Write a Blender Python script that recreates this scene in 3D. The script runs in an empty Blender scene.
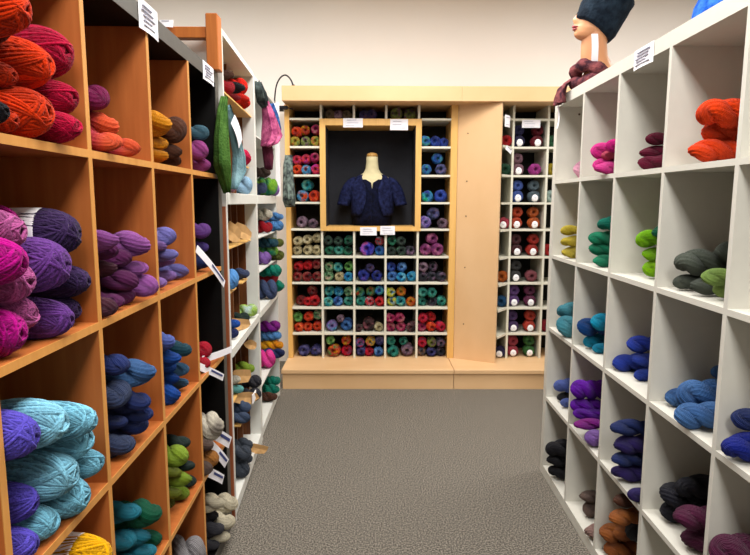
import bpy, math, random
from math import sin, cos, pi, radians
from mathutils import Vector, Matrix
rnd = random.Random(7)
C = bpy.context.scene.collection
S = bpy.context.scene

# ------------------------------------------------------------------ camera
CAM_F, CAM_PITCH, CAM_YAW, CAM_ROLL, CAM_H = 576.83, 0.1301, 0.0054, 0.0025, 1.3638
cd = bpy.data.cameras.new('camera'); cam = bpy.data.objects.new('camera', cd); C.objects.link(cam)
cd.sensor_fit = 'HORIZONTAL'; cd.sensor_width = 36.0; cd.lens = CAM_F*36.0/750.0
cd.clip_start = 0.02; cd.clip_end = 60
cam.location = (0, 0, CAM_H)
cam.matrix_world = (Matrix.Translation((0, 0, CAM_H)) @ Matrix.Rotation(-CAM_YAW, 4, 'Z')
                    @ Matrix.Rotation(pi/2-CAM_PITCH, 4, 'X') @ Matrix.Rotation(CAM_ROLL, 4, 'Z'))
S.camera = cam

# ------------------------------------------------------------------ world, lights, exposure
w = bpy.data.worlds.new('world'); S.world = w; w.use_nodes = True
bg = w.node_tree.nodes['Background']; bg.inputs[0].default_value = (1.0, 0.985, 0.97, 1); bg.inputs[1].default_value = 0.22
def area(name, loc, sx, sy, power, col=(1, 0.975, 0.945), rot=(0, 0, 0)):
    l = bpy.data.lights.new(name, 'AREA'); l.shape = 'RECTANGLE'; l.size = sx; l.size_y = sy
    l.energy = power; l.color = col
    o = bpy.data.objects.new(name, l); C.objects.link(o); o.location = loc; o.rotation_euler = rot
    return o
area('ceiling_light', (0.15, 0.9, 2.97), 0.6, 1.5, 56)
area('ceiling_light', (0.15, 2.9, 2.97), 0.6, 1.3, 54)
area('ceiling_light', (0.15, -1.2, 2.97), 0.6, 1.5, 68)
area('ceiling_light', (-1.7, 3.4, 2.97), 1.4, 0.6, 34)
area('ceiling_light', (2.0, 3.4, 2.97), 1.4, 0.6, 34)
S.view_settings.view_transform = 'Standard'
S.view_settings.look = 'None'
S.view_settings.gamma = 1
S.view_settings.use_curve_mapping = False
S.view_settings.exposure = 0.04

# ------------------------------------------------------------------ materials
def lin(h):
    h = h.lstrip('#'); v = [int(h[i:i+2], 16)/255 for i in (0, 2, 4)]
    return tuple((c/12.92 if c <= .04045 else ((c+.055)/1.055)**2.4) for c in v)+(1,)
def new_mat(name, rough=0.6, spec=0.5):
    m = bpy.data.materials.new(name); m.use_nodes = True
    nt = m.node_tree; b = nt.nodes['Principled BSDF']
    b.inputs['Roughness'].default_value = rough; b.inputs['Specular IOR Level'].default_value = spec
    return m, nt, b
def nd(nt, t, **k):
    n = nt.nodes.new(t)
    for a, v in k.items(): setattr(n, a, v)
    return n
def ramp(nt, stops):
    r = nd(nt, 'ShaderNodeValToRGB'); e = r.color_ramp.elements
    while len(e) < len(stops): e.new(0.5)
    for i, (p, c) in enumerate(stops): e[i].position = p; e[i].color = c
    return r
def plain(name, col, rough=0.6, spec=0.4, noise=0.06, metal=0, scale=30, bump=0.0):
    m, nt, b = new_mat(name, rough, spec); c = lin(col)
    tc = nd(nt, 'ShaderNodeTexCoord'); n = nd(nt, 'ShaderNodeTexNoise'); n.inputs['Scale'].default_value = scale
    nt.links.new(tc.outputs['Object'], n.inputs['Vector'])
    r = ramp(nt, [(0.3, tuple(x*(1-noise) for x in c[:3])+(1,)), (0.7, tuple(min(1, x*(1+noise)) for x in c[:3])+(1,))])
    nt.links.new(n.outputs['Fac'], r.inputs[0]); nt.links.new(r.outputs[0], b.inputs['Base Color'])
    b.inputs['Metallic'].default_value = metal
    if bump:
        bp = nd(nt, 'ShaderNodeBump'); bp.inputs['Strength'].default_value = bump; bp.inputs['Distance'].default_value = 0.002
        nt.links.new(n.outputs['Fac'], bp.inputs['Height']); nt.links.new(bp.outputs[0], b.inputs['Normal'])
    return m
def wood(name, c1, c2, stretch=(1, 1, 0.08), scale=45, rough=0.45):
    m, nt, b = new_mat(name, rough, 0.35)
    tc = nd(nt, 'ShaderNodeTexCoord'); mp = nd(nt, 'ShaderNodeMapping'); mp.inputs['Scale'].default_value = stretch
    n = nd(nt, 'ShaderNodeTexNoise'); n.inputs['Scale'].default_value = scale; n.inputs['Detail'].default_value = 4
    r = ramp(nt, [(0.3, lin(c1)), (0.7, lin(c2))])
    nt.links.new(tc.outputs['Object'], mp.inputs[0]); nt.links.new(mp.outputs[0], n.inputs['Vector'])
    nt.links.new(n.outputs['Fac'], r.inputs[0]); nt.links.new(r.outputs[0], b.inputs['Base Color'])
    return m
YM = {}
def yarn_mat(name, cols, scale=9.0, axis_grad=False, bands=46, depth=1.0):
    """one, two or three dyed colours; stripes along the strands as bump"""
    if name in YM: return YM[name]
    m, nt, b = new_mat('yarn_'+name, 0.95, 0.15)
    b.inputs['Sheen Weight'].default_value = 0.06; b.inputs['Sheen Roughness'].default_value = 0.5
    tc = nd(nt, 'ShaderNodeTexCoord'); oi = nd(nt, 'ShaderNodeObjectInfo')
    n = nd(nt, 'ShaderNodeTexNoise'); n.noise_dimensions = '4D'; n.inputs['Scale'].default_value = scale; n.inputs['Detail'].default_value = 1.5
    mul = nd(nt, 'ShaderNodeMath', operation='MULTIPLY'); mul.inputs[1].default_value = 40
    nt.links.new(oi.outputs['Random'], mul.inputs[0]); nt.links.new(mul.outputs[0], n.inputs['W'])
    nt.links.new(tc.outputs['Object'], n.inputs['Vector'])
    cs = [tuple(x*depth for x in lin(c)[:3])+(1,) for c in cols]
    if len(cs) == 1:
        d = tuple(x*0.78 for x in cs[0][:3])+(1,); l = tuple(min(1, x*1.12+0.004) for x in cs[0][:3])+(1,)
        r = ramp(nt, [(0.3, d), (0.7, l)])
    else:
        k = len(cs); r = ramp(nt, [(0.32+0.36*i/(k-1), c) for i, c in enumerate(cs)])
    src = n.outputs['Fac']
    if axis_grad:
        sp = nd(nt, 'ShaderNodeSeparateXYZ'); nt.links.new(tc.outputs['Object'], sp.inputs[0])
        mr = nd(nt, 'ShaderNodeMapRange'); mr.inputs[1].default_value = 0.015; mr.inputs[2].default_value = 0.085
        mr.inputs[3].default_value = 0.25; mr.inputs[4].default_value = 0.75
        nt.links.new(sp.outputs['X'], mr.inputs[0]); src = mr.outputs[0]
    nt.links.new(src, r.inputs[0])
    # fine strand tone + bump from uv across the strands
    uv = nd(nt, 'ShaderNodeUVMap'); sp2 = nd(nt, 'ShaderNodeSeparateXYZ'); nt.links.new(uv.outputs[0], sp2.inputs[0])
    nz = nd(nt, 'ShaderNodeTexNoise'); nz.inputs['Scale'].default_value = 160; nz.inputs['Detail'].default_value = 2
    nt.links.new(tc.outputs['Object'], nz.inputs['Vector'])
    ml = nd(nt, 'ShaderNodeMath', operation='MULTIPLY'); ml.inputs[1].default_value = bands*2*pi
    nt.links.new(sp2.outputs['Y'], ml.inputs[0])
    sn = nd(nt, 'ShaderNodeMath', operation='SINE'); nt.links.new(ml.outputs[0], sn.inputs[0])
    ad = nd(nt, 'ShaderNodeMath', operation='MULTIPLY_ADD'); ad.inputs[1].default_value = 0.6
    nt.links.new(sn.outputs[0], ad.inputs[0]); nt.links.new(nz.outputs['Fac'], ad.inputs[2])
    bp = nd(nt, 'ShaderNodeBump'); bp.inputs['Strength'].default_value = 1.0; bp.inputs['Distance'].default_value = 0.003
    nt.links.new(ad.outputs[0], bp.inputs['Height']); nt.links.new(bp.outputs[0], b.inputs['Normal'])
    cr = nd(nt, 'ShaderNodeMapRange'); cr.inputs[1].default_value = -0.3; cr.inputs[2].default_value = 1.3; cr.inputs[3].default_value = 0.70; cr.inputs[4].default_value = 1.75
    nt.links.new(ad.outputs[0], cr.inputs[0])
    hs = nd(nt, 'ShaderNodeHueSaturation'); nt.links.new(cr.outputs[0], hs.inputs['Value']); nt.links.new(r.outputs[0], hs.inputs['Color'])
    hs.inputs['Saturation'].default_value = 1.06
    nt.links.new(hs.outputs[0], b.inputs['Base Color'])
    YM[name] = m
    return m

M = dict(
    beech=wood('beech_veneer', '#a65a28', '#b96b34'), beech_edge=wood('beech_edge', '#cb8a42', '#d79a52'),
    dark=plain('black_brown_panel', '#070707', 0.6, 0.15), grey_edge=plain('grey_front_edge', '#514e48', 0.55, 0.4),
    white=plain('white_laminate', '#d3d0c5', 0.45, 0.4, 0.015), white2=plain('white_bookcase', '#d9d9d2', 0.5, 0.4, 0.02),
    brown=wood('brown_insert', '#5a3016', '#7a4722'), trim=wood('cherry_edge', '#8a4a2c', '#a05a38'),
    birch=wood('birch_veneer', '#d9b080', '#e1ba8c', (0.3, 1, 0.3), 8), birch_edge=wood('birch_edge', '#d9a85c', '#e3b46a'),
    melamine=plain('ivory_shelf', '#d8d5c4', 0.5, 0.4, 0.02), case_dark=plain('case_inside', '#2b2a26', 0.8, 0.2),
    charcoal=plain('charcoal_back', '#2a2b30', 0.85, 0.2), paper=plain('paper', '#efedf2', 0.8, 0.2, 0.02),
    ink=plain('print_grey', '#b4b4c0', 0.8, 0.2), ink_blue=plain('print_blue', '#3c4478', 0.8, 0.2),
    kraft=plain('kraft_paper', '#c49a66', 0.85, 0.2, 0.08), orange_wood=wood('orange_wood', '#a85a22', '#c07030'),
    wall=plain('wall_paint', '#efeae4', 0.9, 0.15, 0.012, scale=2), ceil=plain('ceiling_paint', '#e8e5de', 0.9, 0.1, 0.01, scale=2),
    metal=plain('dark_metal', '#2c2c30', 0.35, 0.5, 0.02, 0.7), screw=plain('hole_dark', '#5a4030', 0.7, 0.2),
    skin=plain('mannequin_skin', '#d4976c', 0.45, 0.4, 0.03, scale=6), lips=plain('lip_paint', '#a8434a', 0.4, 0.5),
    eye=plain('eye_paint', '#1c1614', 0.4, 0.5), form=plain('dress_form_cloth', '#cfc49a', 0.85, 0.2, 0.05),
    cap=wood('neck_cap', '#b98a48', '#c99a55'), label=plain('ball_label', '#f0eef0', 0.7, 0.2, 0.02),
)
# carpet
m, nt, b = new_mat('carpet', 0.97, 0.1)
tc = nd(nt, 'ShaderNodeTexCoord'); n1 = nd(nt, 'ShaderNodeTexNoise'); n1.inputs['Scale'].default_value = 150; n1.inputs['Detail'].default_value = 3
n2 = nd(nt, 'ShaderNodeTexNoise'); n2.inputs['Scale'].default_value = 420
nt.links.new(tc.outputs['Object'], n1.inputs['Vector']); nt.links.new(tc.outputs['Object'], n2.inputs['Vector'])
r = ramp(nt, [(0.40, lin('#34312c')), (0.5, lin('#67625a')), (0.60, lin('#a0988c'))])
mx = nd(nt, 'ShaderNodeMath', operation='MULTIPLY_ADD'); mx.inputs[1].default_value = 0.5
mh = nd(nt, 'ShaderNodeMath', operation='MULTIPLY'); mh.inputs[1].default_value = 0.5
nt.links.new(n1.outputs['Fac'], mx.inputs[0]); nt.links.new(n2.outputs['Fac'], mh.inputs[0]); nt.links.new(mh.outputs[0], mx.inputs[2])
nt.links.new(mx.outputs[0], r.inputs[0]); nt.links.new(r.outputs[0], b.inputs['Base Color'])
bp = nd(nt, 'ShaderNodeBump'); bp.inputs['Strength'].default_value = 0.6; bp.inputs['Distance'].default_value = 0.004
nt.links.new(n1.outputs['Fac'], bp.inputs['Height']); nt.links.new(bp.outputs[0], b.inputs['Normal'])
M['carpet'] = m

# ------------------------------------------------------------------ mesh helpers
class MB:
    def __init__(s): s.v = []; s.f = []; s.uv = []
    def add(s, vs, fs, uvs=None):
        o = len(s.v); s.v += [tuple(v) for v in vs]; s.f += [tuple(i+o for i in f) for f in fs]
        s.uv += list(uvs) if uvs else [(0, 0)]*len(vs)
    def box(s, x0, x1, y0, y1, z0, z1, bev=0.0):
        if x0 > x1: x0, x1 = x1, x0
        if y0 > y1: y0, y1 = y1, y0
        if bev <= 0:
            s.add([(x, y, z) for x in (x0, x1) for y in (y0, y1) for z in (z0, z1)],
                  [(0, 1, 3, 2), (4, 6, 7, 5), (0, 4, 5, 1), (2, 3, 7, 6), (0, 2, 6, 4), (1, 5, 7, 3)])
            return s
        vs = []; e = bev   # bevelled box: 24 verts
        idx = {}
        for X in (0, 1):
            for Y in (0, 1):
                for Z in (0, 1):
                    px, py, pz = (x0, x1)[X], (y0, y1)[Y], (z0, z1)[Z]
                    dx, dy, dz = (e, -e)[X], (e, -e)[Y], (e, -e)[Z]
                    idx[X, Y, Z, 'x'] = len(vs); vs.append((px, py+dy, pz+dz))
                    idx[X, Y, Z, 'y'] = len(vs); vs.append((px+dx, py, pz+dz))
                    idx[X, Y, Z, 'z'] = len(vs); vs.append((px+dx, py+dy, pz))
        fs = []
        q = [(0, 0), (1, 0), (1, 1), (0, 1)]
        for v in (0, 1):
            for ax in 'xyz':
                f = []
                for a, c in q:
                    k = {'x': (v, a, c), 'y': (a, v, c), 'z': (a, c, v)}[ax]
                    f.append(idx[k+(ax,)])
                fs.append(tuple(f))
        for a in (0, 1):
            for c in (0, 1):
                fs.append((idx[0, a, c, 'y'], idx[1, a, c, 'y'], idx[1, a, c, 'z'], idx[0, a, c, 'z']))
                fs.append((idx[a, 0, c, 'x'], idx[a, 1, c, 'x'], idx[a, 1, c, 'z'], idx[a, 0, c, 'z']))
                fs.append((idx[a, c, 0, 'x'], idx[a, c, 1, 'x'], idx[a, c, 1, 'y'], idx[a, c, 0, 'y']))
        for X in (0, 1):
            for Y in (0, 1):
                for Z in (0, 1): fs.append((idx[X, Y, Z, 'x'], idx[X, Y, Z, 'y'], idx[X, Y, Z, 'z']))
        s.add(vs, fs); return s
    def prism(s, pts, z0, z1):
        n = len(pts)
        s.add([(x, y, z0) for x, y in pts]+[(x, y, z1) for x, y in pts],
              [tuple(range(n))[::-1], tuple(range(n, 2*n))]+[(i, (i+1) % n, n+(i+1) % n, n+i) for i in range(n)])
        return s
    def rings(s, rings, close=True, cap=True):
        n = len(rings[0]); k = len(rings); vs = [p for r in rings for p in r]; fs = []
        for i in range(k-1):
            for j in range(n if close else n-1):
                a, b_ = i*n+j, i*n+(j+1) % n; fs.append((a, b_, b_+n, a+n))
        if cap and close: fs += [tuple(range(n))[::-1], tuple(range((k-1)*n, k*n))]
        s.add(vs, fs, [(i/(k-1), j/n) for i in range(k) for j in range(n)])
        return s
    def tube(s, pts, rad, n=8, closed=False, cap=True):
        pts = [Vector(p) for p in pts]; k = len(pts)
        rr = rad if callable(rad) else (lambda i: rad)
        T = [((pts[(i+1) % k] if (closed or i < k-1) else pts[i])-(pts[i-1] if (closed or i > 0) else pts[i])).normalized() for i in range(k)]
        up = Vector((0, 0, 1)) if abs(T[0].z) < .9 else Vector((1, 0, 0))
        N = (up-T[0]*up.dot(T[0])).normalized(); rs = []
        for i in range(k):
            N = (N-T[i]*N.dot(T[i])).normalized(); B = T[i].cross(N)
            rs.append([tuple(pts[i]+(N*cos(2*pi*j/n)+B*sin(2*pi*j/n))*rr(i)) for j in range(n)])
        if closed: rs.append(rs[0])
        s.rings(rs, True, cap and not closed); return s
    def mesh(s, name, smooth=False):
        me = bpy.data.meshes.new(name); me.from_pydata(s.v, [], s.f)
        uvl = me.uv_layers.new(name='UVMap')
        li = [0]*len(me.loops); me.loops.foreach_get('vertex_index', li)
        flat = [c for i in li for c in s.uv[i]]; uvl.data.foreach_set('uv', flat)
        if smooth: me.polygons.foreach_set('use_smooth', [True]*len(me.polygons))
        me.update(); return me
    def build(s, name, mat, parent=None, smooth=False):
        me = s.mesh(name, smooth); me.materials.append(mat)
        import bmesh
        bm = bmesh.new(); bm.from_mesh(me); bmesh.ops.recalc_face_normals(bm, faces=bm.faces); bm.to_mesh(me); bm.free()
        o = bpy.data.objects.new(name, me); C.objects.link(o)
        if parent: o.parent = parent
        return o
def tag(o, label=None, cat=None, group=None, kind=None):
    if label: o['label'] = label
    if cat: o['category'] = cat
    if group: o['group'] = group
    if kind: o['kind'] = kind
    return o
def empty(name, loc, rz=0, label=None, cat=None, group=None):
    o = bpy.data.objects.new(name, None); C.objects.link(o); o.location = loc; o.rotation_euler = (0, 0, rz)
    o.empty_display_size = 0.1
    return tag(o, label, cat, group)
def struct(name, mb, mat): return tag(mb.build(name, mat), kind='structure')

# ------------------------------------------------------------------ room
struct('floor', MB().box(-2.7, 3.1, -2.6, 4.95, -0.05, 0), M['carpet'])
struct('ceiling', MB().box(-2.7, 3.1, -2.6, 4.95, 3.0, 3.06), M['ceil'])
struct('wall_back', MB().box(-2.7, 3.1, 4.85, 4.95, 0, 3.0), M['wall'])
struct('wall_left', MB().box(-2.7, -2.6, -2.6, 4.85, 0, 3.0), M['wall'])
struct('wall_right', MB().box(3.0, 3.1, -2.6, 4.85, 0, 3.0), M['wall'])

# ------------------------------------------------------------------ the two 5 x 5 cube bookcases
E, P, SZ, DP = 0.045, 0.354, 1.85, 0.39
def cube_case(loc, th, side, label, mats):
    """local frame: front plane x=0, depth towards side*x, far end y=0, towards the camera -y"""
    root = empty('cube_bookcase', loc, th, label, 'bookcase')
    out_m, edge_m, in_m, ine_m, front_m = mats
    X = lambda d: d*side
    MB().box(X(.002), X(DP), 0, -E, 0, SZ).build('side_panel', out_m, root)
    MB().box(X(.002), X(DP), -SZ+E, -SZ, 0, SZ).build('side_panel', out_m, root)
    MB().box(X(.002), X(DP), -E, -SZ+E, SZ-E, SZ).build('top_panel', out_m, root)
    MB().box(X(.002), X(DP), -E, -SZ+E, 0, E).build('bottom_panel', out_m, root)
    fr = MB()
    for a in ((0, -E, 0, SZ), (-SZ+E, -SZ, 0, SZ), (-E, -SZ+E, SZ-E, SZ), (-E, -SZ+E, 0, E)):
        fr.box(X(0), X(.002), *a)
    fr.build('edge_band', front_m, root)
    MB().box(X(DP-.006), X(DP), -E, -SZ+E, E, SZ-E).build('back_panel', in_m, root)
    for k in range(1, 5):
        z = SZ-E-P*k+.008
        sh = MB().box(X(.0015), X(DP-.006), -E, -SZ+E, z-.008, z+.008).build('shelf', in_m, root)
        MB().box(X(0), X(.0015), -E, -SZ+E, z-.008, z+.008).build('shelf_edge', ine_m, sh)
    for r_ in range(5):
        zt = SZ-E-P*r_ if r_ == 0 else SZ-E-P*r_
        zb = SZ-E-P*(r_+1)+.016 if r_ < 4 else E
        for k in range(1, 5):
            y = -(E+P*k-.008)
            d_ = MB().box(X(.0015), X(DP-.006), y-.008, y+.008, zb, zt).build('divider', in_m, root)
            MB().box(X(0), X(.0015), y-.008, y+.008, zb, zt).build('divider_edge', ine_m, d_)
    return root
R_loc, R_th = (.8674, 2.8112, 0), -.0135
L_loc, L_th = (-.5911, 2.293, 0), .018
caseR = cube_case(R_loc, R_th, 1, 'white five by five cube bookcase full of sparse yarn along the right aisle',
                  (M['white'], M['white'], M['white'], M['white'], M['white']))
caseL = cube_case(L_loc, L_th, -1, 'beech cube bookcase with dark outer frame and grey front edge along the aisle',
                  (M['dark'], M['dark'], M['beech'], M['beech_edge'], M['grey_edge']))
MB().tube([(.10, -.0445, 1.772), (.10, -.0465, 1.772)], .005, 10).build('screw_hole', M['screw'], caseR)
# ------------------------------------------------------------------ two tall white bookcases behind the beech one
def tall_case(loc, th, near_trim, label, inserts, shelves):
    root = empty('tall_bookcase', loc, th, label, 'bookcase'); W, H, D = .8, 2.03, .30
    MB().box(0, -D, 0, -.022, 0, H).build('side_panel', M['white2'], root)
    MB().box(0, -D, -W+.022, -W, 0, H).build('side_panel', M['white2'], root)
    MB().box(0, -D, -.022, -W+.022, H-.022, H).build('top_panel', M['white2'], root)
    MB().box(0, -D, -.022, -W+.022, .02, .07).build('bottom_panel', M['white2'], root)
    MB().box(-D, -D+.006, -.022, -W+.022, .07, H-.022).build('back_panel', M['brown'] if inserts else M['white2'], root)
    for z0, z1 in ((.715, .755), (1.352, 1.40)):
        MB().box(.004, -D+.006, -.022, -W+.022, z0, z1, .002).build('fixed_shelf', M['white2'], root)
    MB().box(-.002, -D, -W-.001, -W-.014, 0, 1.345).build('edge_trim', M['trim'], root)
    for d0, a, b_, z in shelves:
        MB().box(-d0, -D+.006, -a, -b_, z-.008, z, .001).build('thin_shelf', M['birch_edge'] if inserts else M['white2'], root)
    if inserts:
        for a, b_ in ((.07, .715), (.755, 1.352), (1.40, 1.80), (1.808, 2.0)):
            for y in (.17, .325, .48, .635):
                MB().box(-.075, -D+.006, -y+.005, -y-.005, a, b_).build('insert_divider', M['brown'], root)
            MB().box(-.06, -D+.006, -.022, -.03, a, b_).build('insert_divider', M['brown'], root)
    return root
cb = [.0305, .165, .33-.01, .485-.01, .64-.01, .777]
sh = [(.012, .022, .778, 1.808), (.03, .03, .16, 1.545)]
sh += [(.03, cb[i]+.0, cb[i+1]+.0, z) for i, z in ((0, 1.165), (1, 1.165), (2, 1.165), (3, 1.165), (1, .97), (3, .97), (0, .30), (2, .30), (1, .47), (3, .47))]
caseM = tall_case((-.621, 3.13, 0), .047, True, 'tall white bookcase with brown wooden inserts beside the beech bookcase', True, sh)
caseN = tall_case((-.652, 3.97, 0), .03, True, 'tall white bookcase nearest the pale back cubby wall, hung with knitwear', False,
                  [(.0, .022, .778, 1.72), (.01, .022, .778, 1.165), (.01, .022, .778, .97), (.01, .022, .778, .30)])

# ------------------------------------------------------------------ pale cubby wall at the back
BY = 4.41; BD = .34
XS = [-.615, -.382, -.1365, .105, .350, .586]          # column dividers, left part
ZR = [2.079, 1.975, 1.770, 1.560, 1.356, 1.154, .944, .741, .546, .342, .149]
bk = empty('cubby_wall_unit', (0, BY, 0), 0, 'pale birch cubby wall with white shelves standing against the cream back wall', 'shelving')
MB().box(-.653, .60, -.31, BD, .0, .118).build('plinth', M['birch'], bk)
MB().box(.604, 1.75, -.31, BD, .0, .118).build('plinth', M['birch'], bk)
MB().box(-.66, .60, -.325, BD, .118, .149, .003).build('ledge', M['birch'], bk)
MB().box(.603, 1.75, -.325, BD, .118, .149, .003).build('ledge', M['birch'], bk)
MB().box(-.645, .64, -.165, BD, 2.079, 2.184, .002).build('top_fascia', M['birch'], bk)
MB().box(.6405, 1.75, -.165, BD, 2.079, 2.184, .002).build('top_fascia', M['birch'], bk)
MB().box(-.653, -.618, -.004, BD, .149, 2.079, .001).build('side_panel', M['birch_edge'], bk)
MB().box(.59, .64, -.004, BD, .149, 2.079, .001).build('side_panel', M['birch_edge'], bk)
MB().box(-.618, .59, BD-.01, BD, .149, 2.079).build('back_panel', M['case_dark'], bk)
FX0, FX1, FZ0, FZ1 = -.392, .369, 1.145, 1.977
def clip(x0, x1): return x1-x0 > .02
# shelves (row lines) left part
for i, z in enumerate(ZR[1:-1]):
    if i == 0 or z < FZ0: spans = [(-.618, .59)]
    else: spans = [(-.618, FX0), (FX1, .59)]
    if i == 0: spans = [(-.618, FX0), (FX1, .59)]
    if abs(z-1.154) < .01: spans = [(-.618, FX0), (FX1, .59)]
    for a, b_ in spans:
        MB().box(a, b_, 0, BD-.01, z-.008, z+.008, .001).build('shelf', M['melamine'], bk)
for k in (1, 2, 3, 4):
    x = XS[k]
    for i in range(5, 10):
        MB().box(x-.008, x+.008, 0, BD-.01, ZR[i+1]+(.008 if i < 9 else 0), ZR[i]-(.008 if i > 5 else .01)).build('divider', M['melamine'], bk)
    MB().box(x-.008, x+.008, 0, BD-.01, FZ1, 2.079).build('divider', M['melamine'], bk)
# display niche
fr = MB()
fr.box(FX0, FX1, -.014, .33, FZ1-.048, FZ1); fr.box(FX0, FX1, -.014, .33, FZ0, FZ0+.034)
fr.box(FX0, FX0+.043, -.014, .33, FZ0+.034, FZ1-.048); fr.box(FX1-.043, FX1, -.014, .33, FZ0+.034, FZ1-.048)
fr.build('niche_frame', M['birch_edge'], bk)
MB().box(FX0+.043, FX1-.043, .315, .33, FZ0+.034, FZ1-.048).build('niche_back', M['charcoal'], bk)
MB().box(FX0+.0431, FX0+.046, .002, .315, FZ0+.034, FZ1-.048).build('niche_lining', M['charcoal'], bk)
MB().box(FX1-.046, FX1-.0431, .002, .315, FZ0+.034, FZ1-.048).build('niche_lining', M['charcoal'], bk)
# angled plain panel, then a narrow angled column, then the right columns
pan = MB().prism([(.642, 0), (.935, -.15), (.945, -.13), (.655, .02)], .149, 2.079).build('angled_panel', M['birch'], bk)
for z in (1.87, 1.52, 1.26, .87, .43):
    ang = math.atan2(-.15, .293)
    p = Vector((.71, -.0345, z)); nrm = Vector((-.15, -.293, 0)).normalized()
    MB().tube([p+nrm*.0005, p+nrm*.003], .005, 8).build('shelf_hole', M['screw'], pan)
XR = [1.057, 1.318, 1.57]
for x in XR:
    MB().box(x-.008, x+.008, 0, BD-.01, .149, 2.079).build('divider', M['melamine'], bk)
MB().box(.946, 1.75, BD-.01, BD, .149, 2.079).build('back_panel', M['case_dark'], bk)
MB().prism([(.936, -.149), (.944, -.129), (.952, .10), (.944, .32), (.936, .32)], .149, 2.079).build('side_panel', M['melamine'], bk)
for z in ZR[1:-1]:
    MB().prism([(.952, -.135), (1.049, .0), (1.049, .32), (.952, .32)], z-.008, z+.008).build('shelf', M['melamine'], bk)
    for a, b_ in ((1.065, 1.310), (1.326, 1.562)):
        MB().box(a, b_, 0, BD-.01, z-.008, z+.008, .001).build('shelf', M['melamine'], bk)
MB().box(1.742, 1.75, -.004, BD, .149, 2.079).build('side_panel', M['birch_edge'], bk)

# ------------------------------------------------------------------ yarn shapes (shared meshes)
def superf(x, p=2.25):
    x = min(abs(x), .9999); return ((1-x**p)**(1/p))/math.sqrt(1-x*x)
def ball_mesh(seed):
    """wound pull ball, axis x, length .16, radius .05"""
    R = random.Random(seed); mb = MB(); a, r0 = .08, .05
    core = []
    for i in range(17):
        t = -1+2*i/16; t = max(-.995, min(.995, t)); rr = r0*.885*math.sqrt(1-t*t)*superf(t)
        core.append([(a*.94*t, rr*cos(2*pi*j/20), rr*sin(2*pi*j/20)) for j in range(20)])
    mb.rings(core); mb.uv = [(0, .75/46)]*len(mb.uv)  # core takes the darkest strand tone, painting shade into the gaps
    for k in range(24):
        psi0 = k*2.39996+R.uniform(-.2, .2); beta0 = R.choice((80, 76, 72, 66, 58))+R.uniform(-4, 4)
        lay0 = R.uniform(.93, 1.03); ph = R.uniform(0, 6.28); m_ = R.choice((3, 4, 5))
        for q in range(m_):
            psi = psi0+(q-m_/2)*.17+R.uniform(-.02, .02); beta = radians(beta0+R.uniform(-1.5, 1.5)+q*.8)
            N = Vector((cos(beta), sin(beta)*cos(psi), sin(beta)*sin(psi)))
            U_ = N.cross(Vector((1, 0, 0))).normalized(); V_ = N.cross(U_)
            lay = lay0+R.uniform(-.008, .008); pts = []
            for j in range(30):
                t = 2*pi*j/30; p = U_*cos(t)+V_*sin(t)
                f = superf(p.x); l2 = lay+.012*sin(2*t+ph)
                pts.append((a*p.x*l2, r0*p.y*f*l2, r0*p.z*f*l2))
            n0 = len(mb.uv)
            mb.tube(pts,   .0031+R.uniform(-.0003, .0004), 6, closed=True)
            tone = R.random()/46
            for w_ in range(n0, len(mb.uv)): mb.uv[w_] = (0, tone)
    return mb.mesh('yarn_ball_mesh', True)
def hank_mesh(seed, T=1.6, nr=11, seg=128):
    """twisted hank: a long loop twisted on itself, axis x, length .2, radius .045"""
    R = random.Random(seed); ro, rb = .0215, .0245; a = .1-rb
    ph0 = R.uniform(0, 6.28); pts = []
    st = 2*(a-ro); arc = pi*ro*2.2; tot = 2*st+2*arc
    for i in range(seg):
        q = tot*i/seg
        if q < st: x, la = a-ro-q, ro
        elif q < st+arc: f_ = (q-st)/arc*pi; x, la = -(a-ro)-ro*sin(f_), ro*cos(f_)
        elif q < 2*st+arc: x, la = -(a-ro)+(q-st-arc), -ro
        else: f_ = (q-2*st-arc)/arc*pi; x, la = (a-ro)+ro*sin(f_), -ro*cos(f_)
        ang = ph0+2*pi*T*(x/.2)+.25*sin(3*x/.1+seed)
        pts.append(Vector((x, la*cos(ang)+.003*sin(x*60+seed), la*sin(ang))))
    k = seg; T_ = [(pts[(i+1) % k]-pts[i-1]).normalized() for i in range(k)]
    N = Vector((0, 0, 1)); N = (N-T_[0]*N.dot(T_[0])).normalized(); fr_ = []
    for i in range(k+1):
        t = T_[i % k]; N = (N-t*N.dot(t)).normalized(); fr_.append(N.copy())
    e = fr_[k]; t = T_[0]; tw = math.atan2(t.dot(fr_[0].cross(e)), fr_[0].dot(e))
    nv = 72; rs = []
    swell = [R.uniform(0, 6.28) for _ in range(3)]
    for i in range(k+1):
        q = i % k; t = T_[q]; n_ = fr_[i]; B = t.cross(n_); corr = -tw*i/k
        ring = []
        g = 1+.05*sin(2*pi*i/k*2+swell[0])+.04*sin(2*pi*i/k*5+swell[1])+.12*max(0, min(1, (abs(pts[q].x)-a+.03)/.03))**2
        for j in range(nv):
            th = 2*pi*j/nv+corr; tp = 2*pi*j/nv+2*pi*2*i/k
            rr = rb*g*(.90+.13*abs(sin(nr*tp/2+.6*sin(2*pi*i/k*3)))**.8+.03*sin(3*tp+swell[2]))
            ring.append(tuple(pts[q]+(n_*cos(th)+B*sin(th))*rr))
        rs.append(ring)
    mb = MB(); mb.rings(rs, True, False)
    mb.uv = [(u, v+2*u) for u, v in mb.uv]
    return mb.mesh('yarn_hank_mesh', True)
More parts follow.
